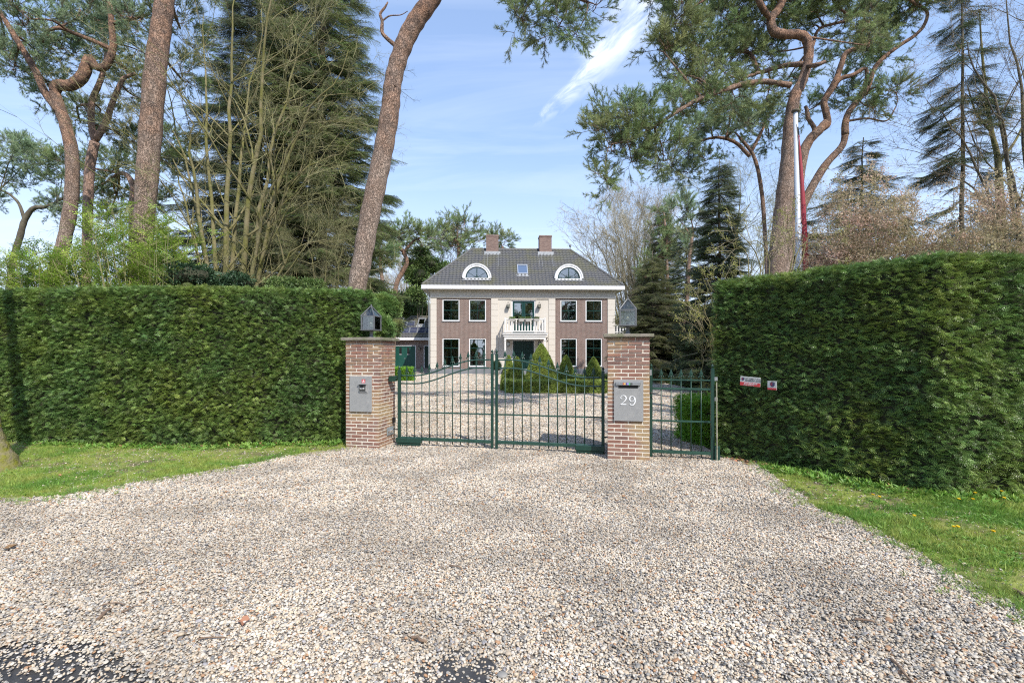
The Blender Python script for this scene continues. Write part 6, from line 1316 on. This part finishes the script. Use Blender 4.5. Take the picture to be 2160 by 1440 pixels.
shrub('laurel_bush', 'low dark bush against the right corner of the house', [ell(1350, 745, 22, 30, 37, 1.2), ell(1335, 770, 18, 14, 36, 1)], 'dark', 34, 2.2)
for i, (px_, py_, rx, ry, Y, lab) in enumerate(((1490, 700, 26, 60, 27, 'dark evergreen tucked against the end of the right hedge'), (1545, 690, 40, 80, 26, 'dark evergreen mass behind the left end of the right hedge'))):
    shrub('evergreen_bush', lab, [ell(px_, py_, rx, ry, Y, 1.3)], 'dark', 40, 2.0)
# far woodland that reads as one mass
P = []; Dn = []
for k in range(150):
    a = R(rs.uniform(-56, 56)); Y = rs.uniform(72, 92); X = Y * math.tan(a)
    if abs(X) > 120: continue
    h = rs.uniform(3.0, 6.2); 
    Pq, Dq = shell([(np.array([X, Y, h * .55]), np.array([h * .8, 3.0, h * .62]))], .8, .5); P.append(Pq); Dn.append(Dq)
P = np.vstack(P); Dn = np.vstack(Dn); n = len(P); ch = rs.rand(n)
tag(scatter('distant_woodland', 'laurel', P[ch < .5], dir_rot(Dn[ch < .5]), rs.uniform(5, 9, (ch < .5).sum())), 'distant band of mixed trees behind the garden')
tag(scatter('distant_woodland', 'twigfar', P[ch > .6], dir_rot(Dn[ch > .6] * [.5, .5, 1] + [0, 0, .8]), rs.uniform(1.6, 2.6, (ch > .6).sum())), 'distant bare treetops behind the garden')
# trees across the road, behind the camera: they show in the window glass
P = []; Dn = []; q = MB()
for k in range(14):
    X = -26 + k * 4 + rs.uniform(-1, 1); Y = rs.uniform(-30, -22); q.tube([(X, Y, -.1), (X + .3, Y, 8), (X, Y, 15)], [.3, .22, .1], 8)
    for c in range(6):
        Pq, Dq = shell([(np.array([X + rs.uniform(-2, 2), Y + rs.uniform(-2, 2), rs.uniform(5, 13)]), np.array([1.7, 1.7, .9]))], 2.2, .3); P.append(Pq); Dn.append(Dq)
P = np.vstack(P); Dn = np.vstack(Dn); wood = tag(q.build('roadside_woodland', M['bark_dark']), kind='stuff'); tag(scatter('roadside_woodland', 'pine', P, dir_rot(Dn), rs.uniform(2, 3.4, len(P))), kind='stuff')
# ------------------------------------------------------------------ mossy trunk at the left edge
pine('mossy leaning trunk cut by the left edge of the picture', 7.0, [(-8, 985, 112), (-22, 945, 88), (-32, 900, 74), (-58, 760, 62), (-90, 560, 52), (-120, 300, 40), (-150, 0, 36), (-180, -250, 28)], [], [(-180, -300, 150, 90)], bark='bark_mosstree', name='mossy_tree', flare=1.15, trunk_k=20, knots=0)

# ------------------------------------------------------------------ gravel, grass, small litter
gp = np.array(gravel_poly); wet = np.array([(-0.50, 2.30), (-0.12, 2.28), (0.02, 2.42), (-0.08, 2.55), (-0.14, 2.66), (-0.27, 2.72), (-0.42, 2.69), (-0.52, 2.55)])
def pebbles(name, y0, y1, dens, size, layer=0.0, extra=1.18):
    xm = y1 * extra + .8; n = int((2 * xm) * (y1 - y0) * dens); p = np.column_stack([rs.uniform(-xm, xm, n), rs.uniform(y0, y1, n)])
    p = p[np.abs(p[:, 0]) < p[:, 1] * extra + .7]; ins = inpoly(p, gp)
    wv = inpoly(p, wet); q_ = np.hypot((p[:, 0] + .27) / .25, (p[:, 1] - 2.5) / .20) + .30 * np.sin(p[:, 0] * 23 + p[:, 1] * 9) * np.sin(p[:, 1] * 31) + .15 * np.sin(p[:, 0] * 57); keep = ins & (rs.rand(len(p)) < np.clip((q_ - .25) / .65, .14, 1))
    if y0 < 3.2:   # strays on the asphalt
        dd = np.min(np.linalg.norm(p[:, None, :] - np.array([(-3.6, 2.9), (-3.02, 2.80), (-2.66, 2.81), (-2.25, 2.716), (-2.03, 2.60), (-1.70, 2.45), (-1.3, 2.2)])[None], axis=2), axis=1); keep |= (~ins) & (p[:, 0] < -1.0) & (rs.rand(len(p)) < np.exp(-dd / .22) * .9 + .02)
    inl = inpoly(p, np.array(lawnL)) | inpoly(p, np.array(lawnR)); keep = (keep & ~inl) | (inl & (rs.rand(len(p)) < .035))
    p = p[keep]; n = len(p); s = size * np.exp(rs.normal(0, .30, n)); scl = np.stack([s, s * rs.uniform(.65, 1, n), s * rs.uniform(.35, .62, n)], 1)
    z = .010 + scl[:, 2] * .55 + np.abs(rs.normal(0, .006, n)); rot = np.column_stack([rs.normal(0, .35, n), rs.normal(0, .35, n), rs.uniform(0, 6.28, n)])
    return tag(scatter(name, 'pebble', np.column_stack([p, z]), rot, scl), 'pale multicoloured rounded gravel covering the drive')
pebbles('gravel', 1.6, 3.4, 7800, .0074); pebbles('gravel', 3.4, 5.2, 8600, .0066); pebbles('gravel', 5.2, 9.3, 5000, .0085)
def fore(y0, y1, dens, size):
    n = int(18 * (y1 - y0) * dens); p = np.column_stack([rs.uniform(-9, 9, n), rs.uniform(y0, y1, n)]); p = p[inpoly(p, gp) & (np.abs(p[:, 0] - .3) < p[:, 1] * .42 + 1.2)]; n = len(p); s = size * np.exp(rs.normal(0, .3, n)); scl = np.stack([s, s * .8, s * .45], 1)
    tag(scatter('gravel', 'pebble', np.column_stack([p, .012 + scl[:, 2] * .5]), np.column_stack([rs.normal(0, .3, n), rs.normal(0, .3, n), rs.uniform(0, 6.28, n)]), scl), 'pale multicoloured rounded gravel covering the drive')
fore(9.3, 14, 1500, .014); fore(14, 24, 650, .020); fore(24, 39.2, 260, .030)
def lawnfill(name, poly, dens, key, sc, ymin=None, patch=None, xlim=1.16):
    poly = np.array(poly); mn, mx = poly.min(0), poly.max(0); n = int((mx - mn).prod() * dens); p = rs.uniform(mn, mx, (n, 2)); k = inpoly(p, poly) & (np.abs(p[:, 0]) < p[:, 1] * xlim + .8)
    nz = .5 + .5 * np.sin(p[:, 0] * 1.9 + 1) * np.sin(p[:, 1] * 2.3 + p[:, 0]) + .25 * np.sin(p[:, 0] * 6.1) * np.sin(p[:, 1] * 7.7)
    if patch is not None: k &= (rs.rand(n) < np.clip((nz - patch[0]) * patch[1], patch[2], 1))
    p = p[k]; n = len(p); return scatter(name, key, np.column_stack([p, np.full(n, .012)]), np.column_stack([rs.normal(0, .12, n), rs.normal(0, .12, n), rs.uniform(0, 6.28, n)]), rs.uniform(.6, 1.25, n) * sc)
Lg_ = [(-13, 5.2), (-13, 9.3), (-8.9, 9.0), (-6.0, 8.65), (-2.95, 9.05)] + L_edge[::-1]
Rg_ = R_edge + [(6.5, 2.6), (10, 2.2), (10, 5.75), (5.15, 5.9), (4.2, 6.75), (3.6, 7.65)]
tag(lawnfill('grass', Lg_, 1700, 'grass', .7, patch=(.3, 2.0, .10)), 'short bright grass verge under the left hedge'); tag(lawnfill('grass', Rg_, 1700, 'grass', .8, patch=(.25, 2.0, .15)), 'short bright grass verge under the right hedge')
tag(lawnfill('grass', Lg_, 260, 'grass', 1.35, patch=(.75, 3, .04)), 'longer grass tufts in the left verge'); tag(lawnfill('grass', Rg_, 300, 'grass', 1.5, patch=(.7, 3, .05)), 'longer grass tufts in the right verge')
tag(lawnfill('ground_weeds', Rg_, 420, 'weed', 1.0, patch=(.45, 2.5, .05)), 'leafy ground weeds in the right verge'); tag(lawnfill('ground_weeds', Lg_, 200, 'weed', .8, patch=(.5, 2.5, .04)), 'leafy ground weeds in the left verge')
def strip(pts, half, n, key, sc, name, label, z=.02, upd=None):
    pts = smooth_path([(x, y, 0) for x, y in pts], 5)[:, :2]; i = rs.randint(0, len(pts) - 1, n); f = rs.rand(n)[:, None]; p = pts[i] * (1 - f) + pts[i + 1] * f + rs.normal(0, half, (n, 2)); tag(scatter(name, key, np.column_stack([p, np.full(n, z) + rs.uniform(0, .02, n)]), np.column_stack([rs.normal(0, .4, n), rs.normal(0, .4, n), rs.uniform(0, 6.28, n)]), rs.uniform(.5, 1.2, n) * sc), label)
strip([(-9, 8.85), (-6.0, 8.5), (-4.1, 8.8), (-3.1, 8.95)], .07, 150, 'dead', .9, 'fallen_leaves', 'brown fallen leaves along the foot of the left hedge'); strip([(3.5, 7.6), (3.8, 7.1), (4.1, 6.6), (4.6, 5.95), (5.8, 5.6)], .07, 90, 'dead', .9, 'fallen_leaves', 'brown fallen leaves along the foot of the right hedge')
strip([(-9, 8.8), (-6.0, 8.45), (-4.1, 8.75), (-3.1, 8.9)], .10, 420, 'weed', 1.5, 'ground_weeds', 'taller weeds at the foot of the left hedge'); strip([(3.9, 6.9), (4.2, 6.5), (4.7, 5.8), (5.8, 5.5)], .14, 420, 'weed', 1.6, 'ground_weeds', 'taller weeds at the foot of the right hedge')
strip(L_edge, .17, 900, 'grass', .8, 'grass', 'grass creeping onto the gravel at the left'); strip(R_edge, .15, 900, 'grass', .8, 'grass', 'grass creeping onto the gravel at the right')
# dandelions, each a thing
dm = MB(); dm.tube([(0, 0, 0), (.004, 0, .07)], .003, 5); stem_me = dm.mesh('stem', M['weed'])
dm = MB(); n = 30; a = np.linspace(0, 6.283 * 3, n); leafs(dm, np.zeros((n, 3)) + [.004, 0, .07], np.column_stack([np.cos(a), np.sin(a), np.linspace(.15, 1.2, n)]), np.array([[0, 0, 1.]]), .021, .008); dm.lathe([(0, .066), (.010, .070), (.012, .078), (.0, .082)], 10); head_me = dm.mesh('flower_head', M['yellow'])
dm = MB(); a = np.linspace(0, 5.6, 8); leafs(dm, np.zeros((8, 3)) + [0, 0, .005], np.column_stack([np.cos(a), np.sin(a), np.full(8, .25)]), np.array([[0, 0, 1.]]), .09, .022); rose_me = dm.mesh('leaf_rosette', M['weed'])
wh = ['uppermost on the left of the right verge', 'just below and right of the uppermost one on the left', 'left one of the close trio by the right hedge foot', 'lower middle one of the close trio by the right hedge foot', 'upper one of the close trio by the right hedge foot', 'small one high at the right edge below the hedge', 'lower one high at the right edge below the hedge', 'alone beside the gravel edge', 'left one of the pair in the bright clover', 'right one of the pair in the bright clover', 'lowest one among the bright clover at the right']
for (x, y), w_ in zip(((1521, 230), (1552, 240), (1887, 250), (1943, 250), (1953, 222), (2065, 215), (2078, 245), (1697, 324), (1862, 372), (1883, 373), (2030, 392)), wh):
    p = G(1080 + x / 2, 940 + y / 2 + 3); d = empty('dandelion', (p[0], p[1], .012), rs.uniform(0, 6), 'yellow dandelion, ' + w_, 'dandelion', 'dandelions in the right verge')
    for nm, me in (('stem', stem_me), ('flower_head', head_me), ('leaf_rosette', rose_me)): link(bpy.data.objects.new(nm, me), d)
# sticks on the gravel
for (x0, y0, x1, y1, r, lab) in ((206, 1315, 233, 1293, .011, 'short thick dark stick lying on the gravel at the left'), (215, 1285, 262, 1284, .005, 'pale thin straw lying just above the short thick stick'), (418, 1358, 475, 1354, .005, 'thin twig lying on the gravel near the bottom left'), (868, 1354, 900, 1362, .010, 'curled brown bark scrap near the dark puddle'), (1722, 1137, 1760, 1145, .006, 'straight brown twig on the gravel near the right verge'), (1880, 1400, 1925, 1450, .008, 'brown stick lying at the bottom right edge'), (2138, 1252, 2170, 1275, .016, 'grey wood piece at the right edge between gravel and grass'), (950, 1200, 975, 1207, .007, 'small brown twig in the middle of the gravel'), (1803, 1315, 1845, 1322, .007, 'flat dark twig on the gravel at the lower right'), (35, 951, 58, 947, .012, 'pale grey stick on the grass beside the mossy trunk'), (255, 1300, 300, 1285, .0045, 'fine crooked twig right of the short thick stick')):
    A, B = G(x0, y0), G(x1, y1); z = .03; m1 = A + (B - A) * .35 + [rs.normal(0, .008), rs.normal(0, .008), z + .006]; m2 = A + (B - A) * .7 + [rs.normal(0, .008), rs.normal(0, .008), z + .008]
    q = MB(); c = (A + B) / 2; c[2] = 0; q.tube(smooth_path([A + [0, 0, z], m1, m2, B + [0, 0, z]], 4) - c, np.linspace(r, r * .7, 13) * (1 + rs.uniform(-.12, .12, 13)), 7); tag(q.build('stick', M['stick'], loc=tuple(c)), lab, 'stick', 'sticks and twigs lying about')
for (x, y, s, lab) in ((515, 1323, .055, 'curled orange brown leaf on the gravel in the lower left'), (20, 1163, .06, 'pale tan leaf on the gravel at the left edge'), (1605, 972, .085, 'large pale dead leaf at the foot of the right hedge beside the narrow gate'), (1560, 975, .06, 'reddish dead leaf on the gravel by the narrow gate foot'), (2058, 1042, .10, 'big pinkish dead leaf at the foot of the right hedge at the right'), (127, 1008, .045, 'whitish leaf scrap on the left verge'), (1725, 1015, .05, 'small tan dead leaf in the right verge')):
    c = G(x, y); n = 9; a = np.linspace(0, 6.283, n, endpoint=False); rr = s * (.55 + .45 * np.abs(np.cos(a * 2.5))) * [1.0] ; v = [(0, 0, .004)] + [(math.cos(t) * r_, math.sin(t) * r_ * .7, .012 + .25 * s * abs(math.sin(t * 1.5))) for t, r_ in zip(a, rr)]
    q = MB(); q.add(v, np.array([[0, 1 + i, 1 + (i + 1) % n] for i in range(n)])); tag(q.build('dead_leaf', M['deadleaf'], loc=(c[0], c[1], .028), rot=(0, 0, rs.uniform(0, 6))), lab, 'leaf', 'single dead leaves on the ground')
